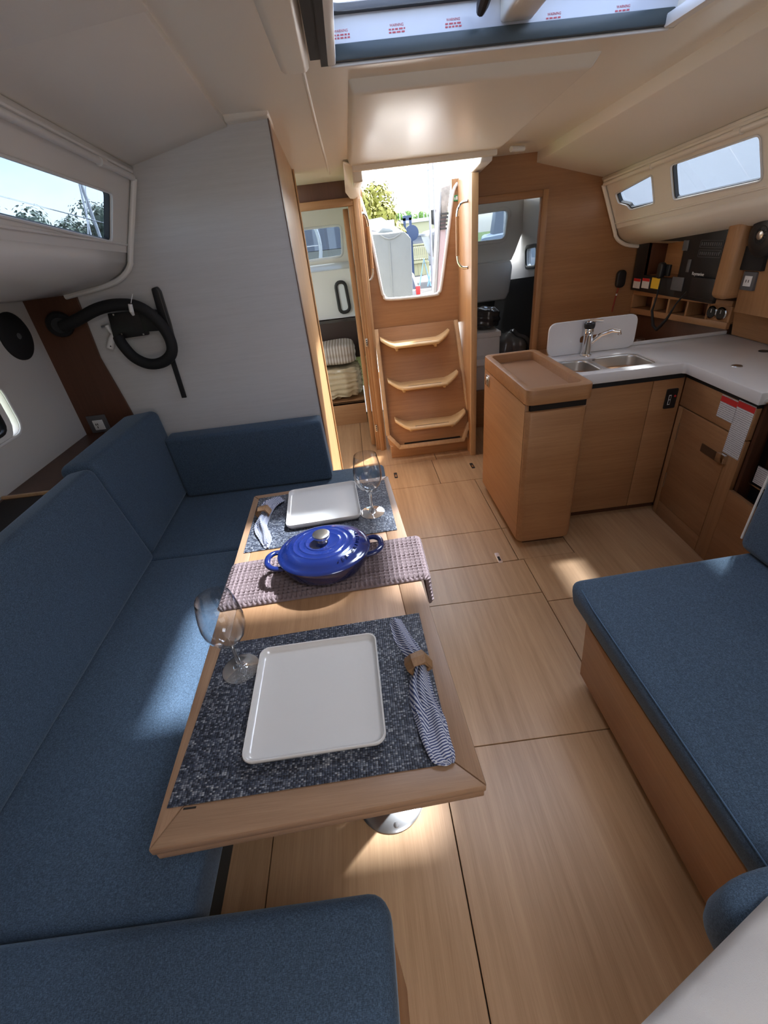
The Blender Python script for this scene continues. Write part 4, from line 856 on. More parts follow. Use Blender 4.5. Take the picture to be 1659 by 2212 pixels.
# chart console
co = thing('chart_console', 'black navigation instrument console in an oak surround', 'console', (1.9, 2.8, 1.02))
XC = 1.87
def con(px, py): return at(px, py, x=XC)
y0c, y1c = con(1563, 560).y, 3.18
yo0, yo1 = con(1470, 590).y + .02, con(1395, 570).y                     # open cubby
def cq(name, m, par, y0, y1, z0, z1, t=.02, off=0, bev=.0015): return boxo(name, m, par, XC + off, XC + off + t, y0, y1, z0, z1, bev)
zc0, zc1 = con(1366, 622).z, con(1375, 522).z
cq('fascia', BLACK, co, y0c, yo0, 1.02, 1.40); cq('fascia', BLACK, co, yo1, y1c, 1.02, 1.40); cq('fascia', BLACK, co, yo0, yo1, 1.02, 1.115); cq('fascia', BLACK, co, yo0, yo1, 1.30, 1.40)
cq('cubby_back', OAKY, co, yo0, yo1, 1.10, 1.31, .01, .12); cq('cubby_side', OAKZ, co, yo0 - .006, yo0, 1.10, 1.31, .13); cq('cubby_side', WALN, co, yo1, yo1 + .006, 1.10, 1.31, .13); cq('cubby_floor', OAKY, co, yo0, yo1, 1.105, 1.113, .13, .005)
for k, (px, py) in enumerate(((1538, 527), (1533, 548))):
    p = con(px, py); bm = bmesh.new(); lp = [(XC - .001, p.y + a, p.z + b) for a, b in rrect(.165, .030, .002, 1)]
    frame(bm, lp, .002, .0015, (-1, 0, 0)); sg = fin(bm, 'switch_row', GRAYP, co)
    for j in range(10): boxo('switch', GRAYP, sg, XC - .003, XC, p.y - .07 + j * .0155 - .004, p.y - .07 + j * .0155 + .004, p.z - .008, p.z + .008, .001)
for px, py, w, h in ((1482, 530, .045, .05), (1488, 574, .028, .062)):
    p = con(px, py); boxo('small_display', GRAYP, co, XC - .004, XC, p.y - w / 2, p.y + w / 2, p.z - h / 2, p.z + h / 2, .002)
p = con(1525, 620); boxo('radio', BLACK, co, XC - .02, XC, p.y - .10, p.y + .10, p.z - .055, p.z + .045, .006)
p = con(1516, 591); texto('lettering', 'Raymarine', .022, WHITE, co, (XC - .0215, p.y, p.z), (0, -1, 0), (0, 0, 1), .0006)
p = con(1464, 613); boxo('small_display', GRAYP, co, XC - .006, XC, p.y - .05, p.y + .05, p.z - .035, p.z + .035, .004)
p = con(1439, 583)
mic = thing('radio_handset', 'black radio handset with coiled cord on the console', 'handset', (XC - .02, p.y, p.z))
bm = bmesh.new(); prism(bm, [(XC - .045, p.y + a, p.z + b) for a, b in rrect(.045, .085, .018)], (.03, 0, 0)); fin(bm, 'handset_body', BLACK, mic, .008, 2)
boxo('handset_clip', BLACK, mic, XC - .016, XC, p.y - .05, p.y + .0, p.z - .03, p.z + .03, .004)
tubo('cord', BLACKM, mic, [con(x_, y_) - Vector((d_, 0, 0)) for x_, y_, d_ in ((1439, 600, .03), (1436, 640, .05), (1433, 668, .07), (1435, 700, .07), (1443, 709, .07), (1453, 700, .07), (1463, 685, .06), (1475, 655, .04), (1488, 628, .01))], [.004, .004, .007, .009, .009, .009, .007, .004, .004], 8, ang=60)
for k, (px, m) in enumerate(((1376, 0), (1395, 0), (1417, 1))):
    p = con(px, 612); 
    if m == 0:
        s = boxo('sticker', PAPERS, co, XC - .0025, XC - .0005, p.y - .038, p.y + .038, p.z - .028, p.z + .028, 0); boxo('sticker_band', RED, s, XC - .0032, XC - .0024, p.y - .038, p.y + .038, p.z + .012, p.z + .028, 0)
    else: boxo('sticker', YEL, co, XC - .0025, XC - .0005, p.y - .045, p.y + .045, p.z - .03, p.z + .03, 0)
# oak cheek beside the console, with fan and socket
ck = thing('console_cheek', 'rounded oak cheek panel to the right of the console', 'panel', (1.9, 2.2, 1.0))
pa, pb = con(1590, 478), con(1545, 650)
hexo('cheek', OAKZ, ck, [(XC - .03, y0c - .10, 1.05), (XC + .10, y0c - .10, 1.05), (XC + .10, y0c, 1.05), (XC - .03, y0c, 1.05), (XC - .03, y0c - .10, 1.45), (XC + .10, y0c - .10, 1.45), (XC + .10, y0c, 1.45), (XC - .03, y0c, 1.45)], .03, 5)
hexo('side_panel', OAKZ, ck, [(XC + .05, y0c - .55, .99), (XC + .12, y0c - .55, .99), (XC + .12, y0c - .10, .99), (XC + .05, y0c - .10, .99), (XC + .02, y0c - .55, 1.45), (XC + .12, y0c - .55, 1.45), (XC + .12, y0c - .10, 1.45), (XC + .02, y0c - .10, 1.45)], .003)
fx_ = 1.90
p = at(1643, 508, x=fx_ - .05)
fan = thing('cabin_fan', 'black round cabin fan on the oak panel at the right', 'fan', (fx_ - .05, p.y, p.z))
for rr, dx in ((.085, 0), (.06, -.012), (.035, -.018)):
    bm = bmesh.new(); tube(bm, [(p.x + dx + .02, p.y + rr * math.cos(a * math.pi / 12), p.z + rr * math.sin(a * math.pi / 12)) for a in range(25)], .004, 6); fin(bm, 'cage_ring', BLACK, fan)
for a in range(12):
    c_, s_2 = math.cos(a * math.pi / 6), math.sin(a * math.pi / 6); tubo('cage_wire', BLACK, fan, [(p.x - .002, p.y + .02 * c_, p.z + .02 * s_2), (p.x + .008, p.y + .06 * c_, p.z + .06 * s_2), (p.x + .02, p.y + .085 * c_, p.z + .085 * s_2)], .002, 6)
latho('hub', STEEL, fan, [(.02, 0), (.018, .008), (.008, .012)], (p.x + .004, p.y, p.z), 20, axis=(-1, 0, 0)); latho('motor', BLACK, fan, [(.04, 0), (.085, .02), (.085, .045), (.05, .06)], (p.x + .06, p.y, p.z), 24, axis=(-1, 0, 0))
p2 = at(1632, 560, x=fx_ + .01); boxo('mount_plate', BLACKM, fan, fx_ - .012, fx_ + .03, p2.y - .075, p2.y + .075, p2.z - .045, p2.z + .055, .003)
p = at(1618, 607, x=1.905)
soc = thing('wall_socket', 'white wall socket in a grey frame below the fan', 'socket', tuple(p))
hexo('frame', GRAYP, soc, [(p.x - .006, p.y - .04, p.z - .04), (p.x + .02, p.y - .04, p.z - .04), (p.x + .02, p.y + .04, p.z - .04), (p.x - .006, p.y + .04, p.z - .04), (p.x - .006, p.y - .04, p.z + .04), (p.x + .02, p.y - .04, p.z + .04), (p.x + .02, p.y + .04, p.z + .04), (p.x - .006, p.y + .04, p.z + .04)], .003)
fp = boxo('face', WHITE, soc, p.x - .009, p.x - .005, p.y - .022, p.y + .022, p.z - .022, p.z + .022, .001)
for k in (-.008, .008): boxo('pin_slot', BLACK, fp, p.x - .0095, p.x - .0088, p.y + k - .002, p.y + k + .002, p.z - .006, p.z + .006, 0)
# engine stop / remote on bulkhead
p = at(1338, 602, y=3.2)
rm = thing('remote_holder', 'black remote control in a holder on the oak bulkhead', 'remote', (p.x, 3.19, p.z))
bm = bmesh.new(); prism(bm, [(p.x + a, 3.199, p.z + b) for a, b in rrect(.06, .105, .026)], (0, -.03, 0)); fin(bm, 'holder_body', BLACK, rm, .008, 3)
tubo('lanyard', plain('red_cord', (.30, .03, .02), .6), rm, [(p.x - .005, 3.185, p.z - .05), (p.x - .012, 3.19, p.z - .11), (p.x - .02, 3.192, p.z - .2)], .004, 8); latho('lanyard_bead', WHITE, rm, [(.005, 0), (.006, .012)], (p.x - .01, 3.187, p.z - .10), 10)

# ================================================================== RIGHT BENCH
rbn = thing('bench', 'oak bench box under the blue cushions on the right', 'bench', (1.0, .6, 0))
boxo('plinth', WALN, rbn, .73, 1.5, -.5, .98, 0, .045, 0)
priso('front_panel', OAKY, rbn, [(.672, 1.035, .045), (.672, -.5, .045), (.645, -.5, .36), (.63, .965, .36), (.635, 1.0, .36)], (.02, 0, 0), .003)
hexo('body', OAKY, rbn, [(.692, -.5, .046), (1.5, -.5, .046), (1.5, 1.03, .046), (.692, 1.03, .046), (.655, -.5, .358), (1.5, -.5, .358), (1.5, 1.03, .358), (.655, 1.03, .358)], .006, 2)
def cushion(name, pts, lab, cat='cushion', bev=.035, seg=5, mt=BLUE, piping=None, group=None):
    o = hexo(name, mt, None, pts, bev, seg, ang=60)
    tag(o, lab, cat, group)
    return o
cb = cushion('bench_cushion', [(.635, -.1, .36), (1.5, -.1, .36), (1.5, 1.125, .36), (.62, 1.09, .36), (.615, -.1, .467), (1.5, -.1, .467), (1.5, 1.14, .467), (.605, 1.10, .467)], 'blue seat cushion of the bench on the right')
tubo('seam', BLUEP, cb, [(.622, -.05, .4625), (.618, .95, .4625), (.625, 1.04, .462)], .0018, 6)
cbk = cushion('bench_back_cushion', [(1.235, -.1, .47), (1.42, -.1, .47), (1.42, 1.16, .47), (1.205, 1.145, .47), (1.29, -.1, .92), (1.5, -.1, .92), (1.5, 1.17, .92), (1.232, 1.155, .92)], 'blue backrest cushion of the bench on the right')
tubo('piping', plain('pale_piping', (.62, .60, .55), .8), cbk, [(1.218, 1.143, .505), (1.226, 1.147, .66), (1.236, 1.149, .80), (1.243, 1.150, .89)], .0035, 8)
t = pillow('bolster_cushion', BLUE, None, (.725, .162, .552), (.29, .095, .082), .003, 21, 3, 6); tag(t, 'blue bolster cushion across the near end of the bench', 'cushion')
# pale grey cushion in the near corner
bm = bmesh.new(); bmesh.ops.create_grid(bm, x_segments=48, y_segments=32, size=.5)
for v in bm.verts:
    u, w = v.co.x + .5, v.co.y + .5
    a = Vector((.236, .108, .655)); b = Vector((.49, .212, .655)); c = Vector((.95, -.06, .70)); d = Vector((.45, -.2, .66))
    e = a * (1 - u) * (1 - w) + b * u * (1 - w) + c * u * w + d * (1 - u) * w
    bul = math.sin(math.pi * min(1, max(0, u))) ** .5 * math.sin(math.pi * min(1, max(0, w))) ** .5
    fold = .010 * math.sin(9 * u + 4 * w) * w + .018 * math.exp(-((u - .25) / .06) ** 2) * -w * (1 - w) * 3 - .016 * math.exp(-((u - .72) / .07) ** 2) * w * (1 - w) * 3
    v.co = e + Vector((0, 0, .03 * bul + fold * 1.6 - .012 * max(0, 1 - w * 6) ** 2))
bmesh.ops.recalc_face_normals(bm, faces=bm.faces)
t = thing('grey_throw_cushion', 'pale grey fabric cushion in the near right corner', 'cushion', (.6, .1, .4))
o = fin(bm, 'cover', GREYF, t, ang=80); md = o.modifiers.new('t', 'SOLIDIFY'); md.thickness = .09; md.offset = -1
boxo('strap', BLACKM, t, .226, .25, .088, .108, .60, .66, .003)

# ================================================================== SETTEE
sb = thing('settee', 'boxes of the U-shaped settee under the blue cushions', 'settee', (-.7, 1, 0))
DKB = plain('dark_base', (.02, .03, .032), .7)
boxo('long_box', DKB, sb, -1.36, -.553, .30, 1.60, 0, .33, .003); boxo('aft_box', OAKX, sb, -1.36, -.03, 1.602, 2.195, 0, .33, .003)
boxo('near_box', OAKY, sb, -1.36, -.072, -.6, .298, 0, .33, .003)
boxo('back_box', WALN, shelf, -1.37, -1.175, -.6, 2.18, .331, .784, 0)
cushion('seat_cushion', [(-1.02, .347, .331), (-.45, .347, .331), (-.45, 1.549, .331), (-1.02, 1.549, .331), (-1.02, .347, .45), (-.447, .347, .45), (-.447, 1.549, .45), (-1.02, 1.549, .45)], 'long blue seat cushion beside the table', bev=.022, seg=4)
cushion('seat_cushion', [(-1.02, 1.551, .33), (.060, 1.551, .33), (.060, 2.19, .33), (-1.02, 2.19, .33), (-1.02, 1.551, .45), (.066, 1.551, .45), (.066, 2.19, .45), (-1.02, 2.19, .45)], 'blue corner seat cushion along the grey bulkhead', bev=.022, seg=4)
cushion('seat_cushion', [(-1.05, -.6, .331), (-.075, -.6, .331), (-.072, .33, .331), (-1.05, .33, .331), (-1.05, -.6, .475), (-.066, -.6, .475), (-.066, .345, .475), (-1.05, .345, .475)], 'dark blue seat cushion in the near left corner', bev=.042, seg=5)
cushion('back_cushion', [(-1.09, -.5, .452), (-.945, -.5, .452), (-.938, 1.558, .452), (-1.09, 1.558, .452), (-1.125, -.5, .875), (-1.02, -.5, .89), (-1.008, 1.55, .892), (-1.115, 1.55, .877)], 'long blue backrest cushion along the left hull', bev=.03)
cushion('back_cushion', [(-1.09, 1.562, .452), (-.95, 1.562, .452), (-.968, 2.18, .452), (-1.09, 2.18, .452), (-1.165, 1.562, .885), (-1.02, 1.562, .90), (-.985, 2.165, .90), (-1.165, 2.165, .885)], 'blue corner backrest cushion at the end of the left settee', bev=.035)
cushion('back_cushion', [(-.962, 2.062, .452), (-.208, 2.062, .452), (-.208, 2.19, .452), (-.962, 2.19, .452), (-.985, 2.085, .765), (-.221, 2.085, .765), (-.221, 2.19, .765), (-.985, 2.19, .765)], 'blue backrest cushion against the grey bulkhead', bev=.018)

# ---- fittings on the left hull and bulkhead
p = at(33, 727, x=-1.379)
spk = thing('hull_speaker', 'black round speaker on the left hull lining', 'speaker', (-1.38, p.y, p.z))
latho('grille', BLACKM, spk, [(.092, 0), (.092, .006), (.084, .012), (.03, .016), (.02, .016)], (-1.3795, p.y, p.z), 40, axis=(1, 0, 0)); latho('centre_badge', GRAYP, spk, [(.012, 0), (.011, .003)], (-1.364, p.y, p.z), 16, axis=(1, 0, 0))
p = at(215, 916, y=2.184)
soc = thing('wall_socket', 'white wall socket in a grey frame on the brown corner panel', 'socket', tuple(p))
boxo('frame', GRAYP, soc, p.x - .048, p.x + .045, 2.178, 2.1845, p.z - .04, p.z + .045, .003)
fp = boxo('face', WHITE, soc, p.x - .024, p.x + .024, 2.1745, 2.179, p.z - .026, p.z + .022, .001)
for a, b in ((-.012, .002), (-.004, .002), (-.008, -.012)): boxo('pin_slot', BLACK, fp, p.x + a - .002, p.x + a + .002, 2.174, 2.1746, p.z + b - .005, p.z + b + .005, 0)
ar = thing('screen_mount', 'black articulated screen mount with padded hose on the grey bulkhead', 'bracket', (-1.0, 2.18, 1.15))
B = lambda x_, y_, d: at(x_, y_, y=d)
latho('hose_end', BLACKM, ar, [(.045, 0), (.052, .02), (.046, .05), (.03, .065)], B(130, 700, 2.178), 20, axis=(.5, -1, .0))
tubo('hose', BLACKM, ar, [B(x_, y_, d) for x_, y_, d in ((135, 705, 2.13), (165, 692, 2.12), (210, 668, 2.115), (255, 658, 2.115), (300, 663, 2.11), (338, 690, 2.11), (366, 730, 2.11), (371, 762, 2.11), (352, 782, 2.115), (322, 786, 2.12), (290, 772, 2.125), (265, 745, 2.13), (256, 728, 2.14))], .0235, 12, 5)
priso('plate', BLACK, ar, [B(x_, y_, 2.17) for x_, y_ in ((236, 676), (312, 668), (324, 722), (250, 733))], (0, -.02, 0), .003)
priso('knuckle', BLACK, ar, [B(x_, y_, 2.165) for x_, y_ in ((300, 662), (340, 668), (352, 712), (318, 714))], (0, -.035, 0), .005)
priso('back_rail', BLACK, ar, [B(x_, y_, 2.19) for x_, y_ in ((331, 622), (342, 618), (350, 628), (372, 700), (386, 758), (374, 762), (352, 700))], (0, -.03, 0), .006, 3)
priso('strap', BLACKM, ar, [B(x_, y_, 2.192) for x_, y_ in ((367, 775), (377, 772), (404, 858), (394, 859))], (0, -.008, 0), .002)
for k, (x_, y_) in enumerate(((245, 680), (263, 722), (310, 722))): latho('screw', STEEL, ar, [(.004, 0), (.003, .002)], B(x_, y_, 2.149), 10, axis=(0, -1, 0))
tubo('cable_tie', WHITE, ar, [B(281, 657, 2.085), B(284, 672, 2.085), B(288, 680, 2.095)], [.008, .009, .006], 10); tubo('cable_tie', WHITE, ar, [B(283, 655, 2.09), B(286, 635, 2.10)], .0015, 6)
t = thing('white_plug', 'white coaxial plug lead dangling beside the screen mount', 'plug', tuple(B(235, 730, 2.16)))
tubo('socket_end', WHITE, t, [B(246, 722, 2.165), B(241, 735, 2.16), B(238, 752, 2.155)], [.011, .014, .016], 12); tubo('lead', WHITE, t, [B(243, 722, 2.165), B(236, 712, 2.168), B(230, 702, 2.165)], [.006, .008, .010], 10); tubo('pin', STEEL, t, [B(230, 703, 2.165), B(219, 706, 2.16)], .005, 8)
latho('socket_hole', BLACK, t, [(.003, 0), (.003, .001)], B(239, 748, 2.138), 8, axis=(.1, -1, -.3))

# ================================================================== TABLE
ZT = .70
TC = [Vector((-.436, .352)), Vector((.125, .381)), Vector((.058, 1.552)), Vector((-.463, 1.522))]
tb = thing('dining_table', 'oak saloon table with mitred frame on a steel pedestal', 'table', (-.17, .9, 0))
def lerp2(u, v):
    a = TC[0] * (1 - u) + TC[1] * u; b = TC[3] * (1 - u) + TC[2] * u; return a * (1 - v) + b * v
bw, bl = .115, .062
U0, U1, V0, V1 = .085, 1 - .115, .062, 1 - .055
def tq(name, m, uv, z0, z1, bev=.0015): 
    P_ = [lerp2(u, v) for u, v in uv]; return hexo(name, m, tb, [(q.x, q.y, z0) for q in P_] + [(q.x, q.y, z1) for q in P_], bev)
e = .0012
tq('inner_panel', TABP, ((U0 + e, V0 + e), (U1 - e, V0 + e), (U1 - e, V1 - e), (U0 + e, V1 - e)), ZT - .0205, ZT - .0002, .0006)
tq('frame_rail', TABX, ((0, 0), (1, 0), (U1, V0), (U0, V0)), ZT - .021, ZT, .004); tq('frame_rail', TABX, ((U0, V1), (U1, V1), (1, 1), (0, 1)), ZT - .021, ZT, .004)
tq('frame_rail', TABY, ((0, 0), (U0, V0), (U0, V1), (0, 1)), ZT - .021, ZT, .004); tq('frame_rail', TABY, ((U1, V0), (1, 0), (1, 1), (U1, V1)), ZT - .021, ZT, .004)
tq('lower_leaf', TABX, ((.004, .003), (.996, .003), (.996, .997), (.004, .997)), ZT - .043, ZT - .0235, .003)
hq = at(411, 1746, z=ZT)
boxo('hinge_slot', DARKGAP, tb, hq.x - .012, hq.x + .010, hq.y - .0012, hq.y + .002, ZT - .001, ZT + .0006, 0)
latho('base_flange', STEEL, tb, [(.104, 0), (.104, .004), (.095, .009), (.05, .013), (.042, .03)], (-.072, .72, 0), 48)
latho('pedestal_post', STEEL, tb, [(.04, .01), (.04, ZT - .045)], (-.072, .72, 0), 32)
latho('flange_screw', CHROME, tb, [(.009, 0), (.008, .003)], (-.062, .635, .0075), 14)

# mats, plates
def mat4(name, quad, lab):
    bm = bmesh.new(); c = sum((Vector(q) for q in quad), Vector((0, 0))) / 4; hexa(bm, [(x, y, ZT + .0003) for x, y in quad] + [(x, y, ZT + .0028) for x, y in quad]); o = fin(bm, name, WEAVE, None, .0008, 1); tag(o, lab, 'placemat', 'woven placemats'); return o
mat4('placemat', [(-.425, .413), (.079, .424), (.07, .795), (-.412, .776)], 'dark blue woven placemat at the near end of the table')
mat4('placemat', [(-.432, 1.147), (.055, 1.168), (.041, 1.514), (-.438, 1.492)], 'dark blue woven placemat at the far end of the table')
def plate(loc, rz, lab, s=1.0):
    bm = bmesh.new(); hw = .1335 * s; rings = []
    prof = ((.90, .0), (.955, .002), (.99, .012), (1.0, .0185), (.993, .0205), (.975, .020), (.94, .0095), (.90, .0075), (.6, .007), (.2, .007))
    for f, z in prof:
        w = 2 * hw * f; r = max(.004, .020 * s - (1 - f) * hw * .15); rings.append([bm.verts.new((a, b, z)) for a, b in rrect(w, w, r, 5)])
    for a, b in zip(rings, rings[1:]):
        for k in range(len(a)): bm.faces.new((a[k], a[(k + 1) % len(a)], b[(k + 1) % len(a)], b[k]))
    bm.faces.new(rings[0][::-1]); bm.faces.new(rings[-1]); o = fin(bm, 'square_plate', PLATE, None, ang=50); o.location = loc; o.rotation_euler = (0, 0, rz)
    tag(o, lab, 'plate', 'square plates'); return o
plate((-.171, .597, ZT + .0028), math.radians(1.0), 'square white plate at the near end of the table')
plate((-.187, 1.370, ZT + .0028), math.radians(3.5), 'square white plate at the far end of the table', .945)

# wine glasses
def glass(loc, lab):
    t = thing('wine_glass', lab, 'wine glass', loc, 0, 'wine glasses')
    bm = bmesh.new(); lathe(bm, [(.0415, .0012), (.0412, .0022), (.036, .0034), (.018, .0055), (.007, .011), (.0045, .022), (.0042, .06), (.0045, .075), (.008, .083), (.014, .088)], n=40, cap0=True, cap1=False); fin(bm, 'foot_and_stem', CRYSTALF, t, world=False, ang=60)
    bm = bmesh.new(); lathe(bm, [(.002, .0855), (.012, .0872), (.026, .096), (.038, .112), (.0445, .132), (.0460, .148), (.0445, .170), (.0405, .195), (.0360, .2155), (.0353, .2162), (.0350, .2155), (.0395, .195), (.0435, .170), (.0450, .148), (.0435, .132), (.037, .1125), (.025, .097), (.011, .0886), (.002, .0872)], n=48, cap0=True, cap1=True); fin(bm, 'bowl', CRYSTAL, t, world=False, ang=60)
    return t
glass((-.350, .693, ZT + .0028), 'wine glass standing at the left of the near placemat')
glass((-.017, 1.287, ZT + .0028), 'wine glass standing at the right of the far placemat')

# napkins
def napkin(pts, widths, lab, zoff, ringpos, seed):
    t = thing('napkin', lab, 'napkin', (pts[ringpos][0], pts[ringpos][1], ZT + .003), 0, 'rolled napkins'); rn = random.Random(seed)
    P_ = [Vector((a, b, 0)) for a, b in pts]; q = []; wv = []
    for i in range(len(P_) - 1):
        p0, p1, p2, p3 = P_[max(i - 1, 0)], P_[i], P_[i + 1], P_[min(i + 2, len(P_) - 1)]
        for k in range(8):
            tt = k / 8; q.append(.5 * ((2 * p1) + (p2 - p0) * tt + (2 * p0 - 5 * p1 + 4 * p2 - p3) * tt ** 2 + (3 * p1 - p0 - 3 * p2 + p3) * tt ** 3)); wv.append([widths[i][j] * (1 - tt) + widths[i + 1][j] * tt for j in (0, 1)])
    q.append(P_[-1]); wv.append(list(widths[-1])); n = 40
    def tri(x): x = x % 1.0; return 1 - abs(2 * x - 1) * 2 if False else (4 * abs(x - .5) - 1)
    L = [0.0]
    for a_, b_ in zip(q, q[1:]): L.append(L[-1] + (b_ - a_).length)
    for layer, (pl, ph, wsc, zb) in enumerate(((1.25, rn.random(), 1.0, 0.0), (.95, rn.random(), .78, .5))):
        V = []; F = []; UV = []; nq = len(q); hi = nq if layer == 0 else int(nq * .93)
        for i in range(hi):
            c, (w, h) = q[i], wv[i]; d = (q[min(i + 1, nq - 1)] - q[max(i - 1, 0)]).normalized(); sd = Vector((d.y, -d.x, 0)); lt = i / nq
            wob = .004 * math.sin(lt * 17 + ph * 6) * min(1, w / .02)
            for k in range(n + 1):
                v = 2 * k / n - 1; x = v * w * wsc + wob
                t1 = tri(v * pl * .5 + ph + .55 * lt * (1 if layer else -1) + .06 * math.sin(lt * 22)); t2 = tri(v * pl * 1.3 + ph * 3 - 1.7 * lt)
                z = h * (.62 + zb + .60 * t1 + .12 * t2 - .45 * v * v + .12 * math.sin(lt * 23 + v * 3))
                p = c + sd * x; V.append((p.x, p.y, ZT + .0034 + max(z, .0004 + .001 * layer)))
        for i in range(hi - 1):
            for k in range(n):
                F.append((i * (n + 1) + k, i * (n + 1) + k + 1, (i + 1) * (n + 1) + k + 1, (i + 1) * (n + 1) + k))
                vm = 2 * (k + .5) / n - 1; lt = i / nq
                seg = math.floor(vm * pl * .5 + ph + .55 * lt * (1 if layer else -1) + .5 * math.floor(lt * 3.2)); th = math.radians((58, 22, 75, -20, 40)[seg % 5] + (12 if layer else 0))
                for kk, ii in ((k, i), (k + 1, i), (k + 1, i + 1), (k, i + 1)):
                    xx = (2 * kk / n - 1) * .026; yy = L[ii]; UV.append(((xx * math.cos(th) + yy * math.sin(th)) / .085, 0))
        me = bpy.data.meshes.new('folded_cloth'); me.from_pydata(V, [], F); uv = me.uv_layers.new(name='UVMap'); uv.data.foreach_set('uv', [c for p in UV for c in p]); me.update()
        o = link('folded_cloth', me, NAPK, t); md = o.modifiers.new('t', 'SOLIDIFY'); md.thickness = .0012; md.offset = 1
    # faceted wooden ring
    c = P_[ringpos]; d = (P_[ringpos + 1] - P_[ringpos - 1]).normalized(); s = Vector((d.y, -d.x, 0)); R0 = .027
    w2, h2 = .0265, .0205; bm = bmesh.new(); cs = []
    for sgn, sc2 in ((-1, 1.0), (0, 1.13), (1, 1.0)):
        ring = []
        for k in range(6):
            a = math.radians(60 * k + 30 * 0); ring.append(c + d * (.017 * sgn + (.004 if k % 2 else -.002)) + s * (math.cos(a) * w2 * sc2) + Vector((0, 0, ZT + .0032 + h2 * 1.02 * .866 * sc2 + math.sin(a) * h2 * sc2)))
        cs.append(ring)
    inn = [[c + d * (.017 * sgn) + s * (math.cos(math.radians(60 * k)) * w2 * .72) + Vector((0, 0, ZT + .0032 + h2 * .9 + math.sin(math.radians(60 * k)) * h2 * .72)) for k in range(6)] for sgn in (-1, 1)]
    vs = [[bm.verts.new(p) for p in r] for r in cs]; vi = [[bm.verts.new(p) for p in r] for r in inn]
    for a, b in zip(vs, vs[1:]):
        for k in range(6): bm.faces.new((a[k], a[(k + 1) % 6], b[(k + 1) % 6], b[k]))
    for k in range(6):
        j = (k + 1) % 6; bm.faces.new((vs[0][k], vi[0][k], vi[0][j], vs[0][j])); bm.faces.new((vs[2][k], vs[2][j], vi[1][j], vi[1][k])); bm.faces.new((vi[0][k], vi[1][k], vi[1][j], vi[0][j]))
    fin(bm, 'napkin_ring', WALW, t, smooth=False)
    return t
na = [at(x_, y_, z=ZT + .01) for x_, y_ in ((852, 1338), (872, 1372), (890, 1408), (904, 1440), (912, 1478), (918, 1530), (935, 1580), (962, 1630), (972, 1648))]
napkin([(p.x, p.y) for p in na], [(.014, .006), (.020, .011), (.019, .013), (.017, .014), (.022, .014), (.027, .014), (.027, .011), (.022, .008), (.006, .003)], 'striped blue and white napkin in a wooden ring on the near placemat', 0, 3, 2)
nb = [at(x_, y_, z=ZT + .01) for x_, y_ in ((607, 1076), (597, 1082), (580, 1096), (571, 1112), (566, 1130), (567, 1150), (573, 1168), (577, 1181))]
napkin([(p.x, p.y) for p in nb], [(.020, .006), (.030, .012), (.028, .014), (.018, .014), (.020, .014), (.022, .012), (.018, .009), (.005, .003)], 'striped blue and white napkin in a wooden ring on the far placemat', 0, 3, 5)

# waffle towel folded across the table, hanging over the right edge
tw = thing('waffle_towel', 'mauve waffle-weave towel folded across the table under the pot', 'towel', (-.18, 1.0, ZT))
A0 = Vector((-.463, .893)); A1 = Vector((-.463, 1.083)); B0 = Vector((.098, .914)); B1 = Vector((.083, 1.108))
path = []                       # (s along x as fraction 0..1, dz)
TH = .017
nx, ny = 250, 90
def tw_pt(s, t):
    """s: length along the towel from the left end, t: 0..1 across"""
    L = .565; r = .020
    a = A0 * (1 - t) + A1 * t; b = B0 * (1 - t) + B1 * t; d = (b - a).normalized()
    if s < .03:
        ang = (1 - s / .03) * 1.2; return Vector((a.x + .03 - .024 * math.sin(ang) - .0, a.y, ZT + TH - .024 * (1 - math.cos(ang)))), Vector((-math.sin(ang), 0, math.cos(ang)))
    if s < L: 
        q = a + d * (s); return Vector((q.x, q.y, ZT + TH)), Vector((0, 0, 1))
    ang = min((s - L) / r, 1.5); q = a + d * L; rest = s - L - r * 1.5
    x = r * math.sin(ang); z = -r * (1 - math.cos(ang))
    if rest > 0: x += rest * math.cos(1.5); z -= rest * math.sin(1.5)
    n = Vector((d.x * math.sin(ang), d.y * math.sin(ang), math.cos(ang)))
    return Vector((q.x + d.x * x, q.y + d.y * x, ZT + TH + z)), n
LT = .565 + .03 + .085; cell = .0132
V = []; F = []
for i in range(nx + 1):
    s = LT * i / nx
    for j in range(ny + 1):
        t_ = j / ny; p, n = tw_pt(s, t_); fy_ = t_ * .19
        cx_ = abs(math.sin(math.pi * s / cell)); cy_ = abs(math.sin(math.pi * fy_ / cell)); dep = min(cx_, cy_); hgt = -.0115 * min(1, max(0, (dep - .34) / .28))
        edge = min(t_, 1 - t_) * .19
        if edge < .008: hgt = min(hgt, -.0155 * (1 - edge / .008) ** 2)
        V.append(p + n * hgt)
W_ = ny + 1
for i in range(nx):
    for j in range(ny): F.append((i * W_ + j, (i + 1) * W_ + j, (i + 1) * W_ + j + 1, i * W_ + j + 1))
me = bpy.data.meshes.new('towel_cloth'); me.from_pydata([tuple(v) for v in V], [], F); me.polygons.foreach_set('use_smooth', [True] * len(me.polygons)); me.update()
link('waffle_top', me, TOWEL, tw)
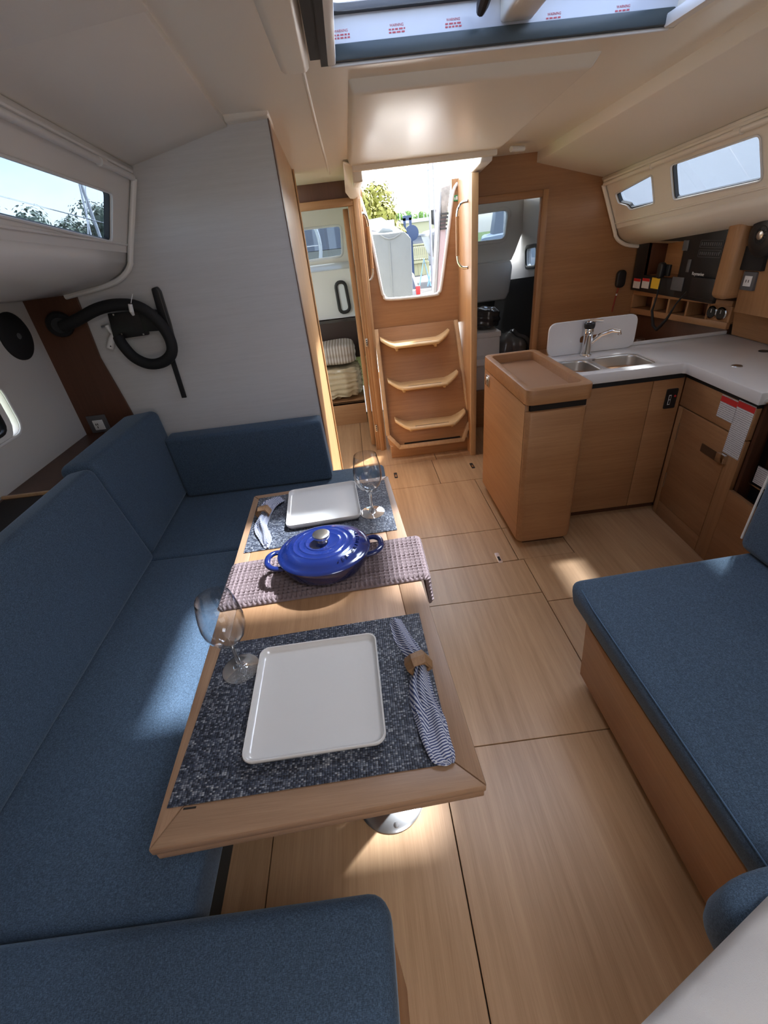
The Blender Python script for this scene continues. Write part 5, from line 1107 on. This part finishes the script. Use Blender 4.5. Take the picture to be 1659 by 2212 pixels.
# lower folded layers giving the thickness
V = []; F = []; nn = 60
for i in range(nn + 1):
    s = LT * i / nn
    for t_, dep in ((.03, .0128), (.97, .0128), (.97, .0165), (.03, .0165)):
        p, n = tw_pt(s, t_); V.append(tuple(p - n * dep))
for i in range(nn):
    for j in range(4): F.append((i * 4 + j, (i + 1) * 4 + j, (i + 1) * 4 + (j + 1) % 4, i * 4 + (j + 1) % 4))
F += [(0, 1, 2, 3), (nn * 4 + 3, nn * 4 + 2, nn * 4 + 1, nn * 4)]
me = bpy.data.meshes.new('towel_fold'); me.from_pydata(V, [], F); me.update(); link('lower_fold', me, TOWEL, tw)

# blue casserole
pc = Vector((-.160, 1.006, ZT + TH + .0005))
pot = thing('casserole', 'cobalt blue enamelled lidded casserole on the waffle towel', 'casserole', pc, math.radians(4))
SX, SY = 1.06, .96
bm = bmesh.new(); lathe(bm, [(.074, 0), (.088, .003), (.100, .012), (.109, .026), (.1155, .044), (.118, .053), (.1185, .058)], n=64, sx=SX, sy=SY); fin(bm, 'pot_body', ENAMELD, pot, world=False, ang=50)
bm = bmesh.new(); lathe(bm, [(.118, .0575), (.1210, .0595), (.1215, .0625), (.119, .0655), (.113, .0675), (.108, .0695), (.101, .0755), (.094, .0805), (.086, .0835), (.0785, .0845), (.077, .0860), (.0745, .0860), (.073, .0850), (.0625, .0862), (.061, .0877), (.0585, .0877), (.057, .0868), (.0455, .0876), (.044, .0891), (.0415, .0891), (.040, .0880), (.02, .0885), (.002, .0890)], n=72, sx=SX, sy=SY); fin(bm, 'lid', ENAMEL, pot, world=False, ang=40)
bm = bmesh.new(); lathe(bm, [(.014, .0885), (.009, .092), (.008, .099), (.010, .102), (.0235, .105), (.0245, .109), (.0235, .1135), (.018, .1155), (.002, .1155)], n=36); fin(bm, 'knob', NICKEL, pot, world=False, ang=30)
for sg in (-1, 1):
    bm = bmesh.new(); tube(bm, [(sg * x, y, z) for x, y, z in ((.113, -.038, .046), (.140, -.036, .050), (.1555, -.020, .052), (.159, 0, .052), (.1555, .020, .052), (.140, .036, .050), (.113, .038, .046))], .0085, 12, sub=4, flat=.75); fin(bm, 'loop_handle', ENAMEL, pot, world=False, ang=60)
s_ = 'LE CREUSET'
for k, ch in enumerate('•' + s_ + '•'):
    if ch == ' ': continue
    a = math.radians(-66 + k * 7.6); rr = .0925
    me = text_mesh(ch, .0130, .0014); me.transform(Matrix.Rotation(math.pi / 2, 4, 'Z')); me.transform(Matrix.Rotation(.42, 4, 'Y'))
    M4 = Matrix.Rotation(a, 4, 'Z') @ Matrix.Translation((rr * SX * .985, 0, .0830)); me.transform(M4); me.materials.clear(); o = link('lid_lettering', me, ENAMEL, pot, world=False)

# ================================================================== OUTSIDE
GZ = -1.7
ASPH = plain('grey_asphalt', (.055, .054, .052), .9, var=.15, vscale=.4); GRASS = plain('grass_verge', (.16, .22, .06), .95, var=.3, vscale=1)
bm = bmesh.new(); box(bm, -70, 70, 6.5, 42, GZ - .2, GZ); box(bm, -90, -12.1, 42.01, 99.9, GZ - .2, GZ); ground = fin(bm, 'ground', ASPH); struct(ground, 'pale boatyard ground')
WATER = plain('harbour_water', (.12, .16, .185), .25)
bm = bmesh.new(); box(bm, -12, 90, 42, 100, GZ - .4, GZ - .25); wtr = fin(bm, 'harbour_water', WATER); tag(wtr, 'pale harbour water beyond the boatyard', 'water', kind='stuff')
bm = bmesh.new(); box(bm, -90, 90, 100, 200, GZ - .4, GZ); hb = fin(bm, 'far_shore', GRASS); struct(hb, 'far green shore')
bm = bmesh.new(); box(bm, -70, -4, -20, 6.4, GZ - .2, GZ); struct(fin(bm, 'ground_left', GRASS), 'grass beside the boat'); bm = bmesh.new(); box(bm, 5, 70, -20, 6.5, GZ - .2, GZ); struct(fin(bm, 'ground_right', ASPH), 'pale ground right of the boat')
# trees
BARK = plain('bark', (.12, .09, .06), .9)
def tree(c, h, w, col, lab, seed, group=None, n=700, leaf=.16):
    t = thing('tree', lab, 'tree', c, 0, group); rn = random.Random(seed)
    tubo('trunk', BARK, t, [c, Vector(c) + Vector((.1, 0, h * .35)), Vector(c) + Vector((0, .1, h * .6))], [w * .07, w * .05, w * .03], 8)
    V = []; F = []
    blobs = [(Vector((rn.uniform(-.3, .3) * w, rn.uniform(-.3, .3) * w, h * (.42 + .5 * rn.random()))), w * rn.uniform(.18, .32)) for _ in range(14)]
    for i in range(n):
        b, r = rn.choice(blobs); d = Vector((rn.gauss(0, 1), rn.gauss(0, 1), rn.gauss(0, 1))).normalized(); p = Vector(c) + b + d * r * rn.uniform(.55, 1.0)
        u = Vector((rn.gauss(0, 1), rn.gauss(0, 1), rn.gauss(0, 1))).normalized(); v = u.cross(d).normalized() if u.cross(d).length > .01 else Vector((1, 0, 0)); u = v.cross(d).normalized()
        l = leaf * w * rn.uniform(.5, 1.2) * .35; k = len(V); V += [tuple(p + u * l), tuple(p + v * l * .6), tuple(p - u * l), tuple(p - v * l * .6)]; F.append((k, k + 1, k + 2, k + 3))
    me = bpy.data.meshes.new('foliage'); me.from_pydata(V, [], F); me.update()
    o = link('foliage', me, col, t); o['kind'] = 'stuff'
    return t
YLEAF = plain('yellow_green_leaves', (.17, .17, .02), .7, var=.35, vscale=1.5); GLEAF = plain('green_leaves', (.10, .20, .04), .7, var=.35, vscale=1.5); SLEAF = plain('grey_green_leaves', (.16, .20, .15), .8, var=.3, vscale=1.5)
p = at(812, 500, y=33); tree((p.x, 33, GZ), at(812, 412, y=33).z - GZ, 4.0, YLEAF, 'yellow-green tree seen through the companionway', 31, n=9000, leaf=.12)
for k, (px, ytop, Y_) in enumerate(((860, 462, 118), (875, 447, 140), (905, 455, 118), (930, 462, 140), (960, 455, 118), (842, 470, 140))):
    a = at(px, ytop, y=Y_); tree((a.x, Y_, GZ), (a.z - GZ) * 1.0, min((a.z - GZ) * .8, 4.2), GLEAF, ['leftmost', 'second', 'third', 'fourth', 'rightmost', 'lowest'][k] + ' tree of the distant green tree line', 40 + k, 'distant trees', n=1500, leaf=.25)
# trees seen through the left window
for k, (px, ytop, D_) in enumerate(((70, 452, 22), (140, 455, 27), (215, 440, 20), (-20, 470, 17))):
    a = at(px, ytop, x=-D_); tree((-D_, a.y, GZ), (a.z - GZ), 5.0, SLEAF, ['round grey-green tree', 'middle grey-green tree', 'tall grey-green tree near the mast', 'far left grey-green tree'][k] + ' beyond the left window', 60 + k, 'trees beyond the left window', n=3000, leaf=.10)
# corrugated sheds
SHED = stripes('corrugated_sheet', (.34, .34, .38), (.60, .60, .62), 6.2832 / .45, False, 0, .6)
t = thing('corrugated_shed', 'grey corrugated boat shed beyond the left aft cabin', 'building', (-3, 16, GZ))
a, b = at(540, 480, y=16), at(772, 548, y=16); bm = bmesh.new(); box(bm, a.x - 3, at(742, 520, y=16).x, 16, 20, at(700, 540, y=16).z, at(700, 470, y=16).z); fin(bm, 'corrugated_wall', SHED, t)
bm = bmesh.new(); box(bm, a.x - 3, at(742, 520, y=16).x, 15.98, 20, GZ, at(700, 541, y=16).z); fin(bm, 'lower_wall', plain('shed_base', (.55, .50, .40), .8), t)
t = thing('low_shed', 'small grey shed with pitched roof beyond the companionway', 'building', (1, 28, GZ))
a, b = at(800, 482, y=28), at(845, 500, y=28); bm = bmesh.new(); box(bm, a.x - 1.0, a.x + 1.27, 28, 30.4, GZ, at(800, 480, y=28).z); fin(bm, 'shed_wall', SHED, t)
prz = at(800, 472, y=28).z; priso('shed_roof', plain('roof_sheet', (.42, .43, .47), .6), t, [(a.x - 1.1, 27.9, prz - .12), (a.x + .6, 27.9, prz), (a.x + 2.0, 27.9, prz - .95), (a.x - 1.1, 27.9, prz - .3)], (0, 2.6, 0), 0)
t = thing('waterside_building', 'long pale low building across the water', 'building', (6, 90, GZ)); a, b = at(850, 472, y=100), at(955, 500, y=100)
boxo('wall', plain('pale_olive_wall', (.28, .27, .17), .8), t, a.x, b.x + 3, 100, 106, GZ, at(900, 480, y=100).z, 0); boxo('roof', plain('pale_roof', (.36, .36, .36), .7), t, a.x - .5, b.x + 3.5, 99.5, 106.5, at(900, 480, y=100).z, at(900, 472, y=100).z, 0)
# jetty
t = thing('jetty', 'wooden jetty with railings at the water edge', 'jetty', (8, 41, GZ)); a, b = at(888, 515, y=41), at(922, 515, y=41)
JW = plain('jetty_wood', (.34, .33, .20), .9); boxo('deck', JW, t, a.x, b.x, 41, 43, GZ + .9, GZ + 1.15, 0); boxo('rail', JW, t, a.x, b.x, 41, 41.15, GZ + 2.1, GZ + 2.25, 0)
for k in range(9): x = a.x + (b.x - a.x) * k / 8; boxo('baluster', JW, t, x - .06, x + .06, 41, 41.12, GZ + 1.1, GZ + 2.15, 0)
for k in range(5): x = a.x + (b.x - a.x) * k / 4; boxo('pile', JW, t, x - .15, x + .15, 41.3, 41.6, GZ - .4, GZ + .95, 0)
# moored motor boats
BW = plain('boat_white', (.19, .20, .21), .3); BG = plain('boat_glass', (.05, .06, .08), .1)
def mboat(px, Y_, L, lab):
    a = at(px, 500, y=Y_); a.z = GZ - .25; t = thing('motor_boat', lab, 'boat', (a.x, Y_, a.z), 0, 'moored motor boats')
    hexo('hull', BW, t, [(a.x - L * .45, Y_, a.z), (a.x + L * .4, Y_, a.z), (a.x + L * .4, Y_ + 2, a.z), (a.x - L * .45, Y_ + 2, a.z), (a.x - L * .5, Y_ - .2, a.z + L * .14), (a.x + L * .5, Y_ - .2, a.z + L * .16), (a.x + L * .5, Y_ + 2.2, a.z + L * .16), (a.x - L * .5, Y_ + 2.2, a.z + L * .14)], .1)
    hexo('cabin', BG, t, [(a.x - L * .28, Y_ + .2, a.z + L * .14), (a.x + L * .15, Y_ + .2, a.z + L * .14), (a.x + L * .15, Y_ + 1.7, a.z + L * .14), (a.x - L * .28, Y_ + 1.7, a.z + L * .14), (a.x - L * .2, Y_ + .3, a.z + L * .24), (a.x + L * .08, Y_ + .3, a.z + L * .24), (a.x + L * .08, Y_ + 1.6, a.z + L * .24), (a.x - L * .2, Y_ + 1.6, a.z + L * .24)], .05)
    boxo('cabin_roof', BW, t, a.x - L * .24, a.x + L * .1, Y_ + .2, Y_ + 1.7, a.z + L * .24, a.z + L * .265, .02)
mboat(915, 56, 7, 'white motor boat moored right of the blue hoist'); mboat(866, 66, 8, 'white motor boat moored left of the blue hoist'); mboat(928, 80, 11, 'white motor boat moored farthest out')
t = thing('boat_hoist', 'blue steel boat hoist frame by the water', 'hoist', (6, 38, GZ)); HB = plain('hoist_blue', (.025, .05, .12), .5)
a, b = at(876, 515, y=38), at(886, 470, y=38)
for x in (a.x, b.x): boxo('upright', HB, t, x - .09, x + .09, 38, 38.2, GZ, b.z, 0)
boxo('crossbeam', HB, t, a.x - .09, b.x + .09, 38, 38.2, b.z - .15, b.z + .15, 0); latho('wheel', HB, t, [(.5, 0), (.5, .25)], (b.x, 37.8, at(884, 504, y=38).z), 20, axis=(0, -1, 0))
# masts and rigging
MET = plain('mast_alloy', (.25, .25, .27), .5)
for k, (px, Y_, r, lab) in enumerate(((931, 30, .07, 'dark bare mast left of the pair beyond the companionway'), (941, 31, .05, 'dark bare mast right of the pair beyond the companionway'))):
    a = at(px, 530, y=Y_); b = at(px + 1, 340, y=Y_); o = tubo('sailboat_mast', MET, None, [(a.x, Y_, GZ), (a.x, Y_, b.z + 3)], r, 8); tag(o, lab, 'mast', 'masts aft')
# distant thin masts
for k, px in enumerate((838, 850, 866, 877, 893, 905, 917, 924)):
    a = at(px, 500, y=110); b = at(px, 450 - (k % 3) * 5, y=110); o = tubo('distant_mast', MET, None, [(a.x, 110, GZ), (a.x, 110, b.z)], .12, 6); tag(o, ['first', 'second', 'third', 'fourth', 'fifth', 'sixth', 'seventh', 'last'][k] + ' thin mast from the left in the distant marina row', 'mast', 'distant marina masts')
tag(tubo('backstay_wire', MET, None, [at(917, 350, y=9) + (at(917, 350, y=9) - at(955, 412, y=6.2)) * .6, at(955, 412, y=6.2), at(955, 412, y=6.2) + (at(955, 412, y=6.2) - at(917, 350, y=9)) * .62], .008, 6), 'thin rigging wire crossing the companionway', 'wire')
# left window masts
for k, (x0_, y0_, x1_, y1_, r) in enumerate(((172, 400, 190, 480, .05), (176, 400, 212, 500, .09), (186, 430, 190, 500, .03))):
    a, b = at(x0_, y0_, x=-14), at(x1_, y1_, x=-14); d = (a - b); o = tubo('moored_mast', plain('pale_alloy', (.6, .6, .64), .4), None, [b - d * 1.5, a + d * 1.5], r, 8); tag(o, ['slim', 'thick leaning', 'short'][k] + ' pale mast beyond the left window', 'mast', 'masts beyond the left window')
for k, (a_, b_) in enumerate((((0, 425), (125, 455)), ((125, 455), (240, 490)))):
    pass
tag(tubo('guard_wire', CHROME, None, [at(-300, 345, x=-2.2), at(245, 487, x=-2.2)], .004, 6), 'stainless guard wire outside the left window', 'wire')
# covered helm console in the cockpit
COVER = plain('grey_canvas', (.105, .115, .115), .85, bump=.4, bscale=60, var=.08, vscale=6)
cv = thing('helm_cover', 'grey canvas cover over the helm console in the cockpit', 'cover', (.9, 6, 0))
Yc = 5.6
tl, trr, bl_, br_ = at(805, 506, y=Yc), at(874, 500, y=Yc), at(828, 650, y=Yc), at(890, 645, y=Yc)
sh_ = at(888, 515, y=Yc)
poly = [tl, at(835, 505, y=Yc), trr, sh_, br_ - Vector((0, 0, .5)), bl_ - Vector((0, 0, .5))]
bm = bmesh.new(); pts3 = [Vector((p.x, Yc, p.z)) for p in poly]; prism(bm, pts3, (.0, .7, .03)); bmesh.ops.subdivide_edges(bm, edges=bm.edges, cuts=6, use_grid_fill=True); fin(bm, 'canvas_body', COVER, cv, .03, 2)
pk = [at(812, 506, y=Yc + .25), at(826, 490, y=Yc + .25), at(845, 492, y=Yc + .25), at(856, 504, y=Yc + .25)]
priso('canvas_peak', plain('pale_canvas', (.18, .20, .20), .8), cv, [Vector((p.x, Yc + .25, p.z)) for p in pk], (0, .4, 0), .03)
tubo('zip', plain('dark_zip', (.10, .11, .11), .6), cv, [at(841, 523, y=Yc - .004), at(846, 600, y=Yc - .004), at(849, 650, y=Yc - .004)], .006, 6)
tubo('top_seam', COVER, cv, [at(822, 508, y=Yc - .004), at(832, 514, y=Yc - .006), at(841, 516, y=Yc - .006), at(852, 513, y=Yc - .006), at(866, 504, y=Yc - .004)], .007, 6)
# cockpit: sole and right coaming
ck_ = struct(boxo('cockpit_sole', GELW, None, .105, 1.0, 3.5, 7.2, .55, .6, 0), 'white cockpit floor'); boxo('side_deck', GELW, ck_, -1.4, .104, 5.36, 7.2, .55, .6, 0)
t = thing('cockpit_coaming', 'white cockpit coaming on the right with a mauve fender board', 'coaming', (1.2, 4.6, .6))
cA = [at(955, 636, y=4.4), at(940, 640, y=4.4), at(952, 405, y=4.4), at(974, 395, y=4.4)]
MAUVE = plain('mauve_canvas', (.30, .24, .26), .9)
priso('coaming_side', MAUVE, t, [at(943, 634, y=4.4), at(956, 632, y=4.4), at(968, 410, y=4.4), at(955, 412, y=4.4)], (0, .25, 0), .006)
priso('coaming_edge', BW, t, [at(936, 636, y=4.39), at(943, 634, y=4.39), at(955, 412, y=4.39), at(951, 414, y=4.39)], (0, .05, 0), .006)
priso('stone_top', plain('pebble_grey', (.22, .20, .18), .9, var=.5, vscale=30), t, [at(954, 470, y=4.385), at(966, 468, y=4.385), at(974, 398, y=4.385), at(953, 406, y=4.385)], (0, .05, 0), .004)
for k in range(5): p = at(961, 462 + k * 8, y=4.38); boxo('vent_slot', BLACK, t, p.x - .035, p.x + .03, 4.372, 4.40, p.z - .006, p.z + .008, 0)
# parked car
car = thing('parked_car', 'white sport utility car parked beyond the cockpit', 'car', (5, 21, GZ)); Yv = 21.0
a, b = at(868, 626, y=Yv), at(909, 626, y=Yv); cx0, cx1 = b.x - 1.85, b.x
CARW = plain('car_paint_silver_white', (.22, .225, .23), .15, coat=.5)
hexo('car_body', CARW, car, [(cx0, Yv, GZ + .38), (cx1, Yv, GZ + .38), (cx1, Yv + 4.5, GZ + .38), (cx0, Yv + 4.5, GZ + .38), (cx0, Yv + .05, GZ + 1.05), (cx1, Yv + .05, GZ + 1.05), (cx1, Yv + 4.5, GZ + .95), (cx0, Yv + 4.5, GZ + .95)], .08, 3)
hexo('car_cabin', CARW, car, [(cx0 + .04, Yv + .1, GZ + 1.0), (cx1 - .04, Yv + .1, GZ + 1.0), (cx1 - .04, Yv + 3.2, GZ + 1.0), (cx0 + .04, Yv + 3.2, GZ + 1.0), (cx0 + .22, Yv + .45, GZ + 1.68), (cx1 - .22, Yv + .45, GZ + 1.68), (cx1 - .22, Yv + 2.3, GZ + 1.68), (cx0 + .22, Yv + 2.3, GZ + 1.68)], .08, 3)
hexo('rear_window', BG, car, [(cx0 + .18, Yv + .13, GZ + 1.08), (cx1 - .18, Yv + .13, GZ + 1.08), (cx1 - .18, Yv + .16, GZ + 1.08), (cx0 + .18, Yv + .16, GZ + 1.08), (cx0 + .30, Yv + .38, GZ + 1.58), (cx1 - .30, Yv + .38, GZ + 1.58), (cx1 - .30, Yv + .42, GZ + 1.58), (cx0 + .30, Yv + .42, GZ + 1.58)], 0)
boxo('tail_light', RED, car, cx1 - .20, cx1 - .02, Yv - .01, Yv + .1, GZ + .85, GZ + 1.18, .02); boxo('bumper', BLACK, car, cx0 + .05, cx1 - .05, Yv - .06, Yv + .2, GZ + .3, GZ + .52, .04)
for x in (cx0 + .12, cx1 - .12):
    for y in (Yv + .85, Yv + 3.6): latho('wheel', BLACK, car, [(.22, -.12), (.36, -.11), (.36, .11), (.22, .12)], (x, y, GZ + .36), 24, axis=(1, 0, 0))
# jack stands with a stored hull
js = thing('boat_stand', 'blue steel boat stands in the yard', 'stand', (5, 30, GZ)); a = at(930, 545, y=32.5)
for k, dx in enumerate((-.5, .1, .7, 1.1)): tubo('stand_leg', plain('stand_blue', (.25, .45, .6), .5), js, [(a.x + dx - .4, 32.1 + .2 * (k % 2), GZ), (a.x + dx, 32.2, GZ + 1.6), (a.x + dx + .4, 32.3, GZ)], .05, 6)
sh2 = thing('stored_boat', 'white sailing boat hull stored ashore on stands', 'boat', (6, 33, GZ)); a = at(930, 525, y=33); b = at(985, 480, y=33)
hexo('hull', BW, sh2, [(a.x + .3, 33, GZ + 1.5), (b.x, 33, GZ + 1.2), (b.x, 36, GZ + 1.2), (a.x + .3, 36, GZ + 1.5), (a.x - .2, 32.6, GZ + 3.0), (b.x, 32.4, GZ + 3.3), (b.x, 36.4, GZ + 3.3), (a.x - .2, 36.4, GZ + 3.0)], .3, 4)
latho('fender', BLACK, sh2, [(.05, 0), (.35, .1), (.42, .45), (.35, .8), (.05, .9)], (at(942, 468, y=32).x, 32, at(942, 468, y=32).z - .45), 20)
# neighbouring boats in the other windows
nbh = thing('neighbour_boat', 'pale neighbouring boat outside the right aft cabin', 'boat', (4, 14, 0)); a = at(1060, 510, y=12)
hexo('hull', plain('pale_blue_hull', (.55, .60, .66), .4), nbh, [(a.x - .15, 12, GZ), (a.x + 3, 12, GZ), (a.x + 3, 14, GZ), (a.x + .35, 14, GZ), (a.x - .25, 12, a.z), (a.x + 3, 12, a.z + .2), (a.x + 3, 14, a.z + .2), (a.x + .3, 14, a.z)], .1)
hexo('cabin', plain('pale_cabin', (.36, .37, .40), .4), nbh, [(a.x + .1, 12.2, a.z), (a.x + 1.2, 12.2, a.z), (a.x + 1.2, 13.5, a.z), (a.x + .4, 13.5, a.z), (a.x + .2, 12.3, a.z + .55), (a.x + .9, 12.3, a.z + .5), (a.x + .9, 13.4, a.z + .5), (a.x + .45, 13.4, a.z + .55)], .05)
SHW = plain('shrink_wrap_white', (.80, .80, .82), .5)
a = at(1540, 400, x=9.0); 
t = thing('wrapped_boat', 'white shrink-wrapped boat filling the long right window', 'boat', (9, a.y, 0)); bm = bmesh.new(); prism(bm, [(9, 2, GZ), (9, 26, GZ), (9, 26, 2.3), (9, 14, 3.0), (9, 2, 2.6)], (2, 0, 0)); fin(bm, 'wrap', SHW, t)
wr = thing('steering_wheel', 'white leather-bound steering wheel outside the left aft cabin', 'wheel', tuple(at(657, 530, y=6.5))); c = at(640, 535, y=6.5)
bm = bmesh.new(); tube(bm, [(c.x + .30 * math.cos(k * math.pi / 16), 6.5, c.z + .40 * math.sin(k * math.pi / 16)) for k in range(33)], .022, 10); fin(bm, 'rim', WHITE, wr)
tubo('wheel_pedestal', STEEL, wr, [(c.x, 6.52, .6), (c.x, 6.52, c.z)], .03, 10)
for k in range(3): tubo('spoke', STEEL, wr, [(c.x, 6.5, c.z), (c.x + .3 * math.cos(k * 2.09), 6.5, c.z + .4 * math.sin(k * 2.09))], .008, 6)
